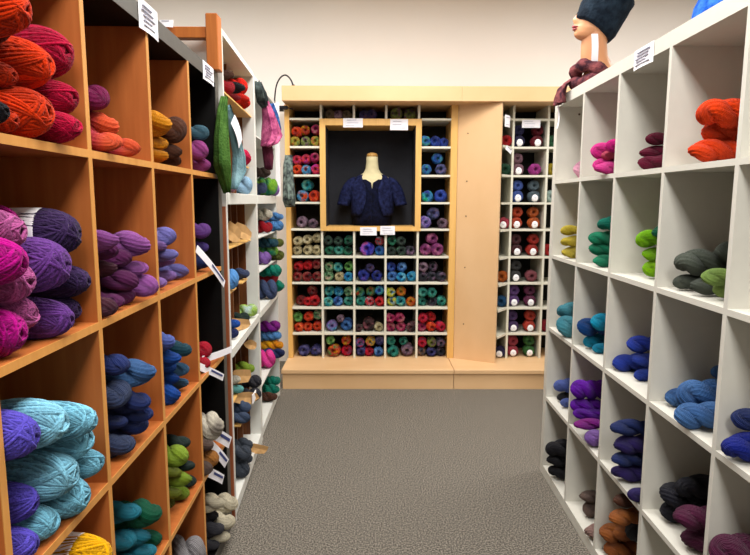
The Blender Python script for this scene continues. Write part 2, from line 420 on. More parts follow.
def cake_mesh(seed):
    """small centre-pull ball seen from its hollow end, axis y (front is -y), radius .04, length .11"""
    R = random.Random(seed)
    prof = [(.006, .030), (.010, .012), (.015, .002), (.022, 0), (.030, .003), (.036, .011), (.0395, .024), (.040, .045), (.0385, .07), (.034, .09), (.025, .104), (.012, .11)]
    rs = []; n = 26
    for i, (r_, y) in enumerate(prof):
        ring = []
        for j in range(n):
            t = 2*pi*j/n; g = 1+.045*sin(5*t+i*1.1+seed)+.03*sin(11*t-i*1.7)
            ring.append((r_*g*cos(t), y+.0025*sin(7*t+i*2), r_*g*sin(t)))
        rs.append(ring)
    mb = MB(); mb.rings(rs)
    mb.uv = [(u, v+u*1.5) for u, v in mb.uv]
    return mb.mesh('yarn_cake_mesh', True)
def band_mesh():
    """paper band round the middle of a wound ball"""
    mb = MB(); rs = []
    for x, g in ((-.03, 1.03), (-.028, 1.05), (0, 1.055), (.028, 1.05), (.03, 1.03)):
        rs.append([(x, .0505*g*cos(2*pi*j/32), .0505*g*sin(2*pi*j/32)) for j in range(32)])
    mb.rings(rs, True, False); me = mb.mesh('paper_band', True); me.materials.append(M['label']); return me
BALLS = [ball_mesh(s) for s in (1, 2, 3)]
HANKS = [hank_mesh(s, T) for s, T in ((11, 1.5), (12, 1.9), (13, 1.3), (14, 1.7))]
CAKES = [cake_mesh(s) for s in (21, 22, 23)]
BAND = band_mesh()
for me in BALLS+HANKS+CAKES: me.materials.append(None)
def add_yarn(name, me, mat, matrix, label, group):
    o = bpy.data.objects.new(name, me); C.objects.link(o)
    o.material_slots[0].link = 'OBJECT'; o.material_slots[0].material = mat
    o.matrix_world = matrix
    tag(o, label, 'yarn', group); return o
COL = {  # name: (words, colours)
 'aqua': ('aqua', ['#78b2c8']), 'light_blue': ('light blue', ['#84bcd2']), 'periwinkle': ('periwinkle', ['#5a50b0']),
 'black': ('black', ['#15131a']), 'blue': ('blue', ['#2c54a6']), 'blue_deep': ('deep blue', ['#15407c']), 'blue_soft': ('soft blue', ['#5f92cc']),
 'brown': ('brown', ['#4e2c1c']), 'burgundy': ('burgundy', ['#5a1028', '#701836']), 'camel': ('camel brown', ['#a8713c']),
 'charcoal': ('charcoal', ['#33333a']), 'charcoal_blue': ('charcoal blue', ['#3c434e']), 'cream_grey': ('cream and grey', ['#8d857c', '#c6bfae', '#e0dac8']),
 'crimson': ('crimson', ['#a41436']), 'dark_purple': ('dark purple', ['#332148']), 'dark_rust': ('dark rust', ['#6e2216']),
 'denim': ('denim blue', ['#3c5f96', '#5478a8']), 'denim_dark': ('dark denim', ['#38445c', '#4c5c78']), 'dusty_rose': ('dusty rose', ['#a08078']),
 'forest': ('forest green', ['#145038', '#0f6044']), 'forest_dark': ('dark green', ['#1c2f2a']), 'gold': ('golden yellow', ['#d9913a']),
 'green_teal': ('sea green', ['#1e7a5a', '#2f9670']), 'grey': ('grey', ['#8d8a8c']), 'grey_brown': ('grey brown', ['#5b4a42', '#75625a']),
 'ivory': ('ivory', ['#d6ccb2']), 'lavender_blue': ('lavender blue', ['#7c78bc']), 'lilac': ('lilac', ['#8c6cae']), 'lilac_purple': ('lilac purple', ['#6c4a92', '#9372b4']),
 'lime': ('lime green', ['#8aa63c']), 'lime_bright': ('bright lime', ['#6cae1a', '#8cc428']), 'lime_grey': ('pale lime', ['#7c9850', '#96ac62']),
 'magenta': ('magenta', ['#a41478']), 'mauve': ('mauve', ['#a868ae', '#94549c']), 'midnight': ('midnight blue', ['#14141f']),
 'navy': ('navy', ['#2c3a74', '#24305e']), 'navy_bright': ('bright navy', ['#1d2880']), 'navy_violet': ('violet navy', ['#2a2458', '#3a2c6c']),
 'olive': ('olive', ['#5c6424']), 'olive_grey': ('grey olive', ['#3e443c', '#565c52']), 'olive_lime': ('olive lime', ['#727c28']),
 'orange': ('bright orange', ['#ee4412']), 'orange_red': ('orange red', ['#cc3a1c']), 'orchid': ('orchid pink', ['#a04c8c']),
 'pale_pink': ('pale pink', ['#d49ab0']), 'periwinkle2': ('periwinkle blue', ['#5666ac', '#6f80c4']), 'pink': ('rose pink', ['#a8588c']),
 'pink_hot': ('hot pink', ['#d83c8c', '#ea5ca4']), 'plum': ('plum', ['#7c2450']), 'plum_brown': ('plum brown', ['#4e2636']),
 'plum_dark': ('dark plum', ['#64285a']), 'plum_salmon': ('plum to salmon', ['#8c2a58', '#c24a56', '#ee6c50']), 'plum_wine': ('wine', ['#431630', '#57203f']),
 'purple': ('purple', ['#623a80']), 'purple_bright': ('bright purple', ['#6a2ca6', '#55208c']), 'red': ('red', ['#b41a30']),
 'royal': ('royal blue', ['#2c3a92', '#3c50ac']), 'rust': ('rust', ['#a83420']), 'salmon_pink': ('salmon pink', ['#ee6c86']),
 'slate': ('slate blue', ['#3a4666']), 'steel': ('steel blue', ['#466c8c']), 'tan_rust': ('tan', ['#a8683c', '#8a4e30']), 'taupe': ('taupe', ['#5e4c44']),
 'teal': ('teal', ['#3488a0', '#2c788c']), 'teal_dark': ('dark teal', ['#1c4654']), 'teal_dusty': ('dusty teal', ['#3c7c8c', '#528c98']),
 'teal_green': ('teal green', ['#0e6a5c', '#168a70']), 'teal_grey': ('grey teal', ['#3c6070']), 'turquoise': ('turquoise', ['#0a84ac', '#1898b8']),
 'violet': ('violet', ['#3c2a6c']), 'violet_mag': ('magenta violet', ['#762a9c', '#92308c']), 'yellow': ('yellow', ['#d49c18']),
 'yellow_soft': ('soft yellow', ['#cdb440', '#dcc85c']), 'aqua_lime': ('aqua and lime', ['#8ac8a8', '#a6c654', '#c6dcd6']),
 'green_fresh': ('fresh green', ['#2a6a34', '#78a834', '#2c8468']), 'orange_yellow': ('orange and yellow', ['#e0761c', '#eeb42c']),
 'red_bright': ('bright red', ['#dc2416']), 'red_deep': ('deep red', ['#961420']), 'rose': ('rose red', ['#c03050']), 'sky_pale': ('pale sky blue', ['#9cc0dc']),
 'teal_pale': ('pale teal', ['#6cb0ac']),
}
ITEMS = {
    ('L', 3, 0): [(0.24, -0.001, 0.025, 0.025, 'rust', 'b'), (0.101, -0.036, 0.03, 0.03, 'crimson', 'b'), (0.172, -0.022, 0.043, 0.043, 'orange_red', 'b'), (0.315, -0.03, 0.024, 0.024, 'black', 'b'), (0.075, -0.018, 0.085, 0.035, 'crimson', 'b'), (0.195, 0.02, 0.104, 0.026, 'rust', 'b'), (0.139, -0.006, 0.135, 0.042, 'orange_red', 'b'), (0.064, -0.009, 0.169, 0.047, 'crimson', 'b'), (0.188, 0.028, 0.172, 0.024, 'dark_rust', 'b'), (0.245, -0.029, 0.194, 0.042, 'orange_red', 'b')],
    ('L', 2, 0): [(0.254, -0.024, 0.027, 0.027, 'plum_salmon', 'h'), (0.098, -0.01, 0.024, 0.024, 'plum_salmon', 'h'), (0.124, 0.036, 0.073, 0.035, 'plum_salmon', 'h'), (0.145, 0.045, 0.136, 0.037, 'plum', 'h')],
    ('L', 1, 0): [(0.203, 0.009, 0.024, 0.024, 'gold', 'h'), (0.098, 0.005, 0.024, 0.024, 'brown', 'h'), (0.135, -0.008, 0.048, 0.024, 'brown', 'h'), (0.18, 0.012, 0.065, 0.026, 'gold', 'h'), (0.119, -0.024, 0.107, 0.042, 'brown', 'h'), (0.213, -0.007, 0.115, 0.038, 'gold', 'h')],
    ('L', 0, 0): [(0.165, -0.009, 0.027, 0.027, 'orchid', 'h'), (0.2, -0.013, 0.074, 0.036, 'orchid', 'h'), (0.187, -0.015, 0.134, 0.031, 'teal_grey', 'h')],
    ('L', 3, 1): [(0.278, -0.006, 0.042, 0.042, 'magenta', 'b'), (0.138, -0.012, 0.037, 0.037, 'purple', 'b'), (0.207, 0.01, 0.059, 0.037, 'pink', 'b'), (0.029, 0.02, 0.031, 0.031, 'dark_purple', 'b'), (0.24, -0.007, 0.122, 0.039, 'pink', 'b'), (0.16, -0.027, 0.138, 0.048, 'purple', 'b'), (0.033, 0.002, 0.091, 0.034, 'dark_purple', 'b'), (0.302, -0.029, 0.16, 0.038, 'magenta', 'b'), (0.089, -0.011, 0.19, 0.046, 'dark_purple', 'bl'), (0.248, -0.004, 0.204, 0.036, 'pink', 'b'), (0.179, 0.047, 0.213, 0.034, 'magenta', 'b')],
    ('L', 2, 1): [(0.143, 0.005, 0.024, 0.024, 'plum_dark', 'h'), (0.094, -0.035, 0.04, 0.031, 'mauve', 'h'), (0.21, 0.006, 0.024, 0.024, 'plum_dark', 'h'), (0.308, -0.016, 0.024, 0.024, 'plum_brown', 'h'), (0.165, -0.011, 0.065, 0.026, 'plum_dark', 'h'), (0.113, -0.014, 0.088, 0.024, 'mauve', 'h'), (0.203, 0.022, 0.093, 0.024, 'plum_brown', 'h'), (0.158, 0.006, 0.112, 0.025, 'plum_dark', 'h'), (0.116, -0.028, 0.146, 0.033, 'mauve', 'h'), (0.21, 0.009, 0.137, 0.024, 'plum_dark', 'h'), (0.248, -0.008, 0.161, 0.024, 'mauve', 'h')],
    ('L', 1, 1): [(0.046, 0.013, 0.025, 0.025, 'lavender_blue', 'h'), (0.128, 0.022, 0.024, 0.024, 'lilac', 'h'), (0.248, 0.01, 0.024, 0.024, 'lilac', 'h'), (0.128, 0.026, 0.069, 0.024, 'lilac', 'h'), (0.165, 0.001, 0.093, 0.024, 'lavender_blue', 'h'), (0.203, 0.026, 0.118, 0.024, 'lilac', 'h'), (0.158, 0.013, 0.144, 0.031, 'lavender_blue', 'h')],
    ('L', 0, 1): [(0.165, 0.006, 0.032, 0.032, 'navy', 'ht'), (0.165, 0.008, 0.087, 0.027, 'violet', 'h'), (0.166, -0.005, 0.146, 0.036, 'purple', 'h')],
    ('L', 3, 2): [(0.221, -0.002, 0.035, 0.035, 'aqua', 'b'), (0.132, -0.021, 0.041, 0.041, 'aqua', 'b'), (0.286, -0.0, 0.032, 0.032, 'periwinkle', 'b'), (0.074, -0.021, 0.076, 0.033, 'aqua', 'b'), (0.179, -0.024, 0.104, 0.044, 'light_blue', 'b'), (0.107, -0.022, 0.143, 0.043, 'aqua', 'b'), (0.255, 0.009, 0.091, 0.036, 'periwinkle', 'b'), (0.151, -0.05, 0.199, 0.034, 'aqua', 'b'), (0.219, -0.032, 0.219, 0.042, 'light_blue', 'b'), (0.294, -0.027, 0.231, 0.04, 'periwinkle', 'b')],
    ('L', 2, 2): [(0.237, -0.007, 0.031, 0.031, 'slate', 'h'), (0.123, -0.0, 0.033, 0.033, 'navy', 'h'), (0.15, -0.023, 0.079, 0.024, 'navy', 'h'), (0.225, 0.012, 0.081, 0.024, 'navy', 'h'), (0.18, -0.028, 0.121, 0.031, 'navy', 'h'), (0.234, -0.003, 0.156, 0.038, 'slate', 'h'), (0.172, -0.041, 0.186, 0.035, 'denim', 'h'), (0.216, -0.002, 0.227, 0.029, 'navy', 'h')],
    ('L', 1, 2): [(0.222, -0.002, 0.032, 0.032, 'blue', 'h'), (0.105, 0.009, 0.024, 0.024, 'steel', 'h'), (0.18, 0.012, 0.065, 0.025, 'blue', 'h'), (0.136, -0.002, 0.082, 0.026, 'steel', 'h'), (0.195, 0.018, 0.11, 0.026, 'blue', 'h'), (0.158, -0.021, 0.15, 0.033, 'teal_dark', 'h'), (0.23, -0.013, 0.148, 0.03, 'blue', 'h'), (0.257, -0.006, 0.2, 0.034, 'periwinkle2', 'h')],
    ('L', 0, 2): [(0.237, -0.003, 0.03, 0.03, 'red', 'ht'), (0.186, 0.001, 0.064, 0.036, 'red', 'ht')],
    ('L', 3, 3): [(0.178, -0.044, 0.057, 0.057, 'yellow', 'b'), (0.121, -0.034, 0.152, 0.062, 'yellow', 'b'), (0.1, -0.042, 0.247, 0.043, 'yellow', 'bl')],
    ('L', 2, 3): [(0.023, 0.012, 0.024, 0.024, 'forest', 'h'), (0.09, 0.008, 0.024, 0.024, 'teal', 'h'), (0.098, 0.019, 0.068, 0.024, 'teal', 'h'), (0.077, -0.006, 0.123, 0.039, 'forest', 'h'), (0.143, 0.037, 0.024, 0.024, 'teal', 'h'), (0.144, 0.039, 0.087, 0.029, 'teal', 'h'), (0.129, 0.029, 0.158, 0.029, 'teal', 'h')],
    ('L', 1, 3): [(0.053, 0.012, 0.024, 0.024, 'forest_dark', 'h'), (0.128, 0.01, 0.024, 0.024, 'lime', 'h'), (0.203, 0.037, 0.024, 0.024, 'olive', 'h'), (0.21, 0.011, 0.068, 0.024, 'olive_lime', 'h'), (0.18, -0.018, 0.101, 0.024, 'lime', 'h'), (0.143, -0.018, 0.125, 0.024, 'forest_dark', 'h'), (0.21, 0.009, 0.134, 0.024, 'olive_lime', 'h'), (0.172, -0.006, 0.175, 0.036, 'lime', 'h'), (0.121, 0.002, 0.197, 0.025, 'forest_dark', 'h')],
    ('L', 0, 3): [(0.244, -0.029, 0.031, 0.031, 'camel', 'ht'), (0.312, -0.021, 0.027, 0.027, 'taupe', 'h'), (0.252, -0.011, 0.086, 0.03, 'taupe', 'h'), (0.19, -0.034, 0.133, 0.054, 'cream_grey', 'ht')],
    ('L', 1, 4): [(0.109, -0.025, 0.049, 0.049, 'grey', 'h'), (0.083, -0.021, 0.143, 0.056, 'grey', 'h')],
    ('L', 0, 4): [(0.158, -0.035, 0.027, 0.027, 'ivory', 'h'), (0.21, -0.005, 0.026, 0.026, 'charcoal', 'h'), (0.117, -0.05, 0.071, 0.037, 'ivory', 'h'), (0.187, -0.02, 0.076, 0.033, 'charcoal', 'h'), (0.06, -0.047, 0.116, 0.042, 'ivory', 'h'), (0.165, 0.002, 0.13, 0.029, 'black', 'h'), (0.187, -0.027, 0.18, 0.03, 'ivory', 'h')],
    ('R', 0, 0): [(0.139, 0.045, 0.043, 0.043, 'pale_pink', 'h')],
    ('R', 1, 0): [(0.27, -0.038, 0.024, 0.024, 'pink_hot', 'h'), (0.224, -0.033, 0.037, 0.028, 'pink_hot', 'h'), (0.263, -0.012, 0.068, 0.024, 'salmon_pink', 'h'), (0.208, -0.034, 0.091, 0.033, 'pink_hot', 'h'), (0.302, -0.015, 0.099, 0.03, 'pink_hot', 'h')],
    ('R', 2, 0): [(0.135, 0.024, 0.024, 0.024, 'burgundy', 'h'), (0.27, 0.006, 0.024, 0.024, 'burgundy', 'h'), (0.106, 0.039, 0.059, 0.025, 'burgundy', 'h'), (0.113, 0.052, 0.104, 0.024, 'burgundy', 'h')],
    ('R', 3, 0): [(0.165, -0.011, 0.031, 0.031, 'orange', 'h'), (0.136, 0.025, 0.078, 0.029, 'orange', 'h'), (0.179, -0.008, 0.125, 0.039, 'orange', 'h')],
    ('R', 0, 1): [(0.165, -0.004, 0.027, 0.027, 'yellow_soft', 'h'), (0.165, -0.011, 0.077, 0.027, 'yellow_soft', 'h'), (0.165, -0.013, 0.125, 0.025, 'yellow_soft', 'h')],
    ('R', 1, 1): [(0.165, 0.007, 0.025, 0.025, 'green_teal', 'h'), (0.136, 0.004, 0.065, 0.028, 'green_teal', 'h'), (0.151, -0.004, 0.114, 0.027, 'green_teal', 'h'), (0.099, 0.063, 0.098, 0.026, 'teal_green', 'h'), (0.158, 0.021, 0.17, 0.034, 'teal_green', 'h')],
    ('R', 2, 1): [(0.165, 0.048, 0.031, 0.031, 'lime_bright', 'h'), (0.165, 0.041, 0.082, 0.024, 'lime_bright', 'h'), (0.165, 0.019, 0.135, 0.033, 'lime_bright', 'h'), (0.216, 0.043, 0.161, 0.028, 'forest', 'h')],
    ('R', 3, 1): [(0.173, 0.014, 0.024, 0.024, 'olive_grey', 'h'), (0.069, 0.018, 0.026, 0.026, 'olive_grey', 'h'), (0.233, 0.039, 0.024, 0.024, 'lime_grey', 'h'), (0.255, -0.005, 0.063, 0.024, 'lime_grey', 'h'), (0.091, 0.011, 0.083, 0.039, 'olive_grey', 'h'), (0.144, 0.09, 0.12, 0.029, 'olive_grey', 'h')],
    ('R', 0, 2): [(0.203, -0.024, 0.05, 0.05, 'teal_dusty', 'h'), (0.146, -0.009, 0.11, 0.041, 'teal_dusty', 'h')],
    ('R', 1, 2): [(0.06, 0.022, 0.033, 0.033, 'turquoise', 'h'), (0.143, 0.033, 0.024, 0.024, 'turquoise', 'h'), (0.077, -0.012, 0.097, 0.038, 'blue_deep', 'h'), (0.138, 0.022, 0.13, 0.036, 'turquoise', 'h')],
    ('R', 2, 2): [(0.032, 0.02, 0.033, 0.033, 'royal', 'h'), (0.143, 0.044, 0.024, 0.024, 'royal', 'h'), (0.136, 0.038, 0.069, 0.025, 'royal', 'h'), (0.13, 0.027, 0.121, 0.031, 'royal', 'h')],
    ('R', 3, 2): [(0.22, -0.026, 0.037, 0.037, 'denim', 'h'), (0.042, 0.029, 0.029, 0.029, 'denim', 'h'), (0.153, 0.008, 0.074, 0.045, 'denim', 'h'), (0.143, 0.097, 0.138, 0.025, 'denim', 'h')],
    ('R', 4, 2): [(0.054, -0.016, 0.035, 0.035, 'navy_bright', 'h'), (0.042, 0.014, 0.093, 0.029, 'navy', 'h')],
    ('R', 0, 3): [(0.068, 0.034, 0.025, 0.025, 'black', 'h'), (0.15, 0.023, 0.026, 0.026, 'periwinkle2', 'h'), (0.069, 0.021, 0.082, 0.036, 'periwinkle2', 'h')],
    ('R', 1, 3): [(0.236, -0.014, 0.034, 0.034, 'lilac_purple', 'h'), (0.21, -0.048, 0.081, 0.024, 'violet_mag', 'h'), (0.173, -0.04, 0.106, 0.024, 'purple_bright', 'h'), (0.123, -0.033, 0.125, 0.033, 'purple_bright', 'h'), (0.112, -0.037, 0.192, 0.041, 'purple_bright', 'h')],
    ('R', 2, 3): [(0.312, -0.027, 0.028, 0.028, 'navy_violet', 'h'), (0.173, -0.02, 0.031, 0.031, 'navy_violet', 'h'), (0.173, -0.03, 0.084, 0.026, 'navy', 'h'), (0.18, -0.022, 0.139, 0.033, 'navy_violet', 'h'), (0.18, -0.039, 0.197, 0.029, 'navy', 'h')],
    ('R', 3, 3): [(0.06, 0.026, 0.033, 0.033, 'midnight', 'h'), (0.22, 0.018, 0.037, 0.037, 'plum_wine', 'h'), (0.229, -0.016, 0.102, 0.033, 'plum_wine', 'h'), (0.084, 0.01, 0.095, 0.038, 'midnight', 'h'), (0.131, 0.028, 0.144, 0.036, 'midnight', 'h')],
    ('R', 4, 3): [(0.121, -0.049, 0.046, 0.046, 'plum_wine', 'h'), (0.079, -0.031, 0.125, 0.05, 'plum_wine', 'h')],
    ('R', 0, 4): [(0.145, -0.013, 0.036, 0.036, 'black', 'h'), (0.151, -0.027, 0.099, 0.032, 'black', 'h'), (0.159, -0.036, 0.166, 0.041, 'black', 'h')],
    ('R', 1, 4): [(0.293, -0.013, 0.032, 0.032, 'dusty_rose', 'h'), (0.117, 0.033, 0.034, 0.034, 'grey_brown', 'h'), (0.128, 0.018, 0.089, 0.025, 'grey_brown', 'h')],
    ('R', 2, 4): [(0.059, 0.019, 0.032, 0.032, 'tan_rust', 'h'), (0.033, 0.003, 0.089, 0.035, 'tan_rust', 'h'), (0.084, 0.034, 0.114, 0.026, 'tan_rust', 'h'), (0.143, 0.054, 0.166, 0.058, 'black', 'h'), (0.18, -0.025, 0.238, 0.029, 'tan_rust', 'h'), (0.173, -0.011, 0.288, 0.024, 'brown', 'h')],
    ('M', 1, 0): [(0.033, -0.012, 0.034, 0.034, 'red_bright', 'h'), (0.087, -0.017, 0.045, 0.025, 'red_bright', 'h'), (0.061, -0.004, 0.103, 0.042, 'red_bright', 'h')],
    ('M', 3, 0): [(0.07, -0.0, 0.038, 0.038, 'red_deep', 'h'), (0.076, 0.0, 0.093, 0.022, 'brown', 'h')],
    ('M', 2, 0): [(0.12, -0.007, 0.02, 0.02, 'red_deep', 'h'), (0.114, -0.026, 0.062, 0.026, 'black', 'h')],
    ('M', 0, 8): [(0.07, 0.011, 0.042, 0.042, 'rose', 'h')],
    ('M', 0, 1): [(0.069, 0.007, 0.047, 0.047, 'sky_pale', 'h')],
    ('M', 3, 1): [(0.056, 0.006, 0.022, 0.022, 'pale_pink', 'h')],
    ('M', 3, 5): [(0.09, 0.003, 0.051, 0.051, 'blue_soft', 'h')],
    ('M', 3, 3): [(0.114, 0.005, 0.027, 0.027, 'navy', 'h'), (0.101, -0.003, 0.07, 0.022, 'blue', 'h')],
    ('M', 1, 3): [(0.098, 0.009, 0.03, 0.03, 'forest_dark', 'h')],
    ('M', 0, 3): [(0.102, -0.008, 0.037, 0.037, 'aqua_lime', 'h')],
    ('M', 1, 5): [(0.039, 0.013, 0.03, 0.03, 'slate', 'h')],
    ('M', 1, 7): [(0.033, 0.0, 0.035, 0.035, 'lime', 'h')],
    ('M', 0, 6): [(0.099, -0.018, 0.037, 0.037, 'charcoal', 'h'), (0.072, -0.016, 0.1, 0.037, 'charcoal', 'h')],
    ('M', 3, 7): [(0.023, 0.006, 0.024, 0.024, 'teal_pale', 'h'), (0.023, 0.018, 0.07, 0.024, 'cream_grey', 'h')],
    ('M', 2, 6): [(0.112, -0.011, 0.028, 0.028, 'denim_dark', 'h'), (0.058, -0.004, 0.059, 0.038, 'denim_dark', 'h')],
    ('M', 3, 4): [(0.046, -0.016, 0.04, 0.04, 'charcoal_blue', 'h'), (0.038, -0.026, 0.114, 0.04, 'charcoal_blue', 'h')],
    ('M', 2, 4): [(0.078, -0.01, 0.033, 0.033, 'charcoal_blue', 'h'), (0.058, -0.009, 0.096, 0.038, 'charcoal_blue', 'h')],
    ('N', 0, 1): [(0.223, -0.038, 0.061, 0.061, 'green_fresh', 'h'), (0.371, 0.004, 0.043, 0.043, 'slate', 'h'), (0.079, -0.032, 0.047, 0.047, 'lilac', 'h'), (0.246, 0.001, 0.147, 0.034, 'taupe', 'h')],
    ('N', 0, 2): [(0.035, -0.05, 0.037, 0.037, 'blue_soft', 'h'), (0.266, -0.008, 0.042, 0.042, 'red_deep', 'h'), (0.029, -0.05, 0.1, 0.031, 'blue_soft', 'h'), (0.266, -0.009, 0.119, 0.042, 'cream_grey', 'h')],
    ('N', 0, 5): [(0.319, -0.004, 0.041, 0.041, 'lilac_purple', 'h'), (0.032, -0.05, 0.034, 0.034, 'olive', 'h'), (0.088, -0.018, 0.068, 0.036, 'green_fresh', 'h'), (0.05, -0.05, 0.122, 0.034, 'olive', 'h'), (0.121, -0.024, 0.124, 0.033, 'teal_dark', 'h')],
    ('N', 0, 3): [(0.355, -0.043, 0.062, 0.062, 'slate', 'h'), (0.039, -0.049, 0.041, 0.041, 'teal_green', 'h'), (0.092, -0.016, 0.12, 0.062, 'red_deep', 'h'), (0.179, -0.05, 0.16, 0.041, 'teal_green', 'h')],
    ('N', 0, 6): [(0.086, -0.05, 0.034, 0.034, 'navy', 'h'), (0.322, -0.017, 0.059, 0.059, 'pink_hot', 'h'), (0.035, -0.033, 0.077, 0.037, 'orange_yellow', 'h'), (0.032, -0.022, 0.143, 0.034, 'blue_soft', 'h'), (0.038, -0.017, 0.211, 0.04, 'violet_mag', 'h')],
    ('N', 0, 4): [(0.317, -0.024, 0.033, 0.033, 'brown', 'h'), (0.176, -0.019, 0.037, 0.037, 'teal_green', 'h'), (0.123, -0.02, 0.079, 0.037, 'teal_green', 'h')],
}
ORD = {1: [''], 2: ['upper of the pair', 'lower of the pair'], 3: ['topmost of three', 'middle of three', 'lowest of three'],
       4: ['topmost of four', 'second highest of four', 'third highest of four', 'lowest of four'],
       5: ['topmost of five', 'second highest of five', 'middle of five', 'second lowest of five', 'lowest of five'],
       6: ['topmost of six', 'second highest of six', 'third highest of six', 'third lowest of six', 'second lowest of six', 'lowest of six']}
ROWN = ['top row', 'second row', 'middle row', 'fourth row', 'bottom row']
COLN = {'L': ['far-end column', 'second-farthest column', 'third-farthest column', 'fourth-farthest column'],
        'R': ['far-end column', 'second-farthest column', 'third-farthest column', 'fourth-farthest column', 'nearest column']}
UNITN = {'L': 'beech bookcase', 'R': 'white cube bookcase'}
SECN = {0: 'above highest shelf', 1: 'on upper thick shelf', 2: 'on thin middle shelf', 3: 'on lower thick shelf', 4: 'at the bottom', 5: 'on lower thin shelf', 6: 'low inside', 7: 'on low insert shelf', 8: 'on small upper shelf'}
UM = {'L': (caseL, -1), 'R': (caseR, 1), 'M': (caseM, -1), 'N': (caseN, -1)}
for u in UM: UM[u][0].matrix_world = Matrix.Translation(UM[u][0].location) @ Matrix.Rotation(UM[u][0].rotation_euler.z, 4, 'Z')
CBN = [.02, .175, .33, .485, .64]
ZFL = {0: 1.808, 1: 1.40, 2: 1.165, 3: .755, 4: .07, 5: .97, 6: .30, 7: .47, 8: 1.545}
hank_i = 0
LS = {}
pending = []
for (u, col, row), items in ITEMS.items():
    root, side = UM[u]
    if u in 'LR':
        zf = (SZ-E-P*(row+1)+.016) if row < 4 else E
        s0 = E+P*col; Lh = .18 if (u == 'L' and col == 0) else .2
    else:
        zf = ZFL[row]; s0 = (CBN[col]+.008) if u == 'M' else .02; Lh = .17
    for it in items:
        sv, d, z, r_, c, ty = it
        ball = ty[0] == 'b'; Ls = .16 if ball else Lh
        # front end at depth d, lying along the depth of the shelf
        cx = side*(d+Ls/2)
        j = hank_i; hank_i += 1
        me = BALLS[j % 3] if ball else HANKS[j % 4]
        base_r, base_l = (.05, .16) if ball else (.045, .2)
        wob = rnd.uniform(-.13, .13) if u in 'LR' else 0
        roll = rnd.uniform(0, 6.28)
        flip = 0 if side < 0 else pi
        k = (r_/base_r)*(1.0 if ball else .97)
        mw = (root.matrix_world @ Matrix.Translation((cx, -(s0+sv), zf+z)) @ Matrix.Rotation(wob+flip, 4, 'Z')
              @ Matrix.Rotation(rnd.uniform(-.05, .05), 4, 'Y') @ Matrix.Rotation(roll, 4, 'X') @ Matrix.Diagonal((Ls/base_l, k, k, 1)))
        pending.append((u, col, row, z, sv, c, ty, me, mw, ball))
from collections import defaultdict
byc = defaultdict(list)
for p in pending: byc[(p[0], p[1] if p[0] in 'LRM' else 0, p[2], p[5], p[9])].append(p)
GN = {'L': 'yarn in the beech bookcase', 'R': 'yarn in the white cube bookcase', 'M': 'yarn in the bookcase with brown inserts', 'N': 'yarn in the bookcase by the back wall unit'}
INSN = ['farthest insert column', 'second-farthest insert column', 'middle insert column', 'fourth-farthest insert column', 'nearest insert column']
YARN = []
for key, lst in byc.items():
    u, col, row, c, ball = key
    lst.sort(key=lambda p: -p[3])
    words, cols = COL[c]; kind = 'ball' if ball else 'hank'
    for i, p in enumerate(lst):
        o_ = ORD[min(len(lst), 6)][min(i, 5)] if len(lst) > 1 else ''
        if u in 'LR': where = f"{ROWN[row]}, {COLN[u][col]}, {UNITN[u]}"
        elif u == 'M': where = f"{SECN[row]}, {INSN[col]}, tall bookcase"
        else: where = f"{SECN[row]}, bookcase by cubby wall"
        lab = f"{words} {kind}, "+(o_+', ' if o_ else '')+where
        mat = yarn_mat(c+('_wound' if ball else ''), cols, depth=(.66 if ball else 1.0), axis_grad=(c == 'plum_salmon'), scale=(9 if len(cols) < 3 else 16))
        if c == 'plum_salmon': pass
        o = add_yarn('yarn_'+kind, p[7], mat, p[8], lab, GN[u])
        YARN.append((o, p))
        if p[6] == 'bl':
            b_ = bpy.data.objects.new('paper_label', BAND); C.objects.link(b_); b_.parent = o; b_.location = (-.012, 0, 0)
            b_['label'] = 'white printed paper band'
print('yarn in cases', len(YARN))
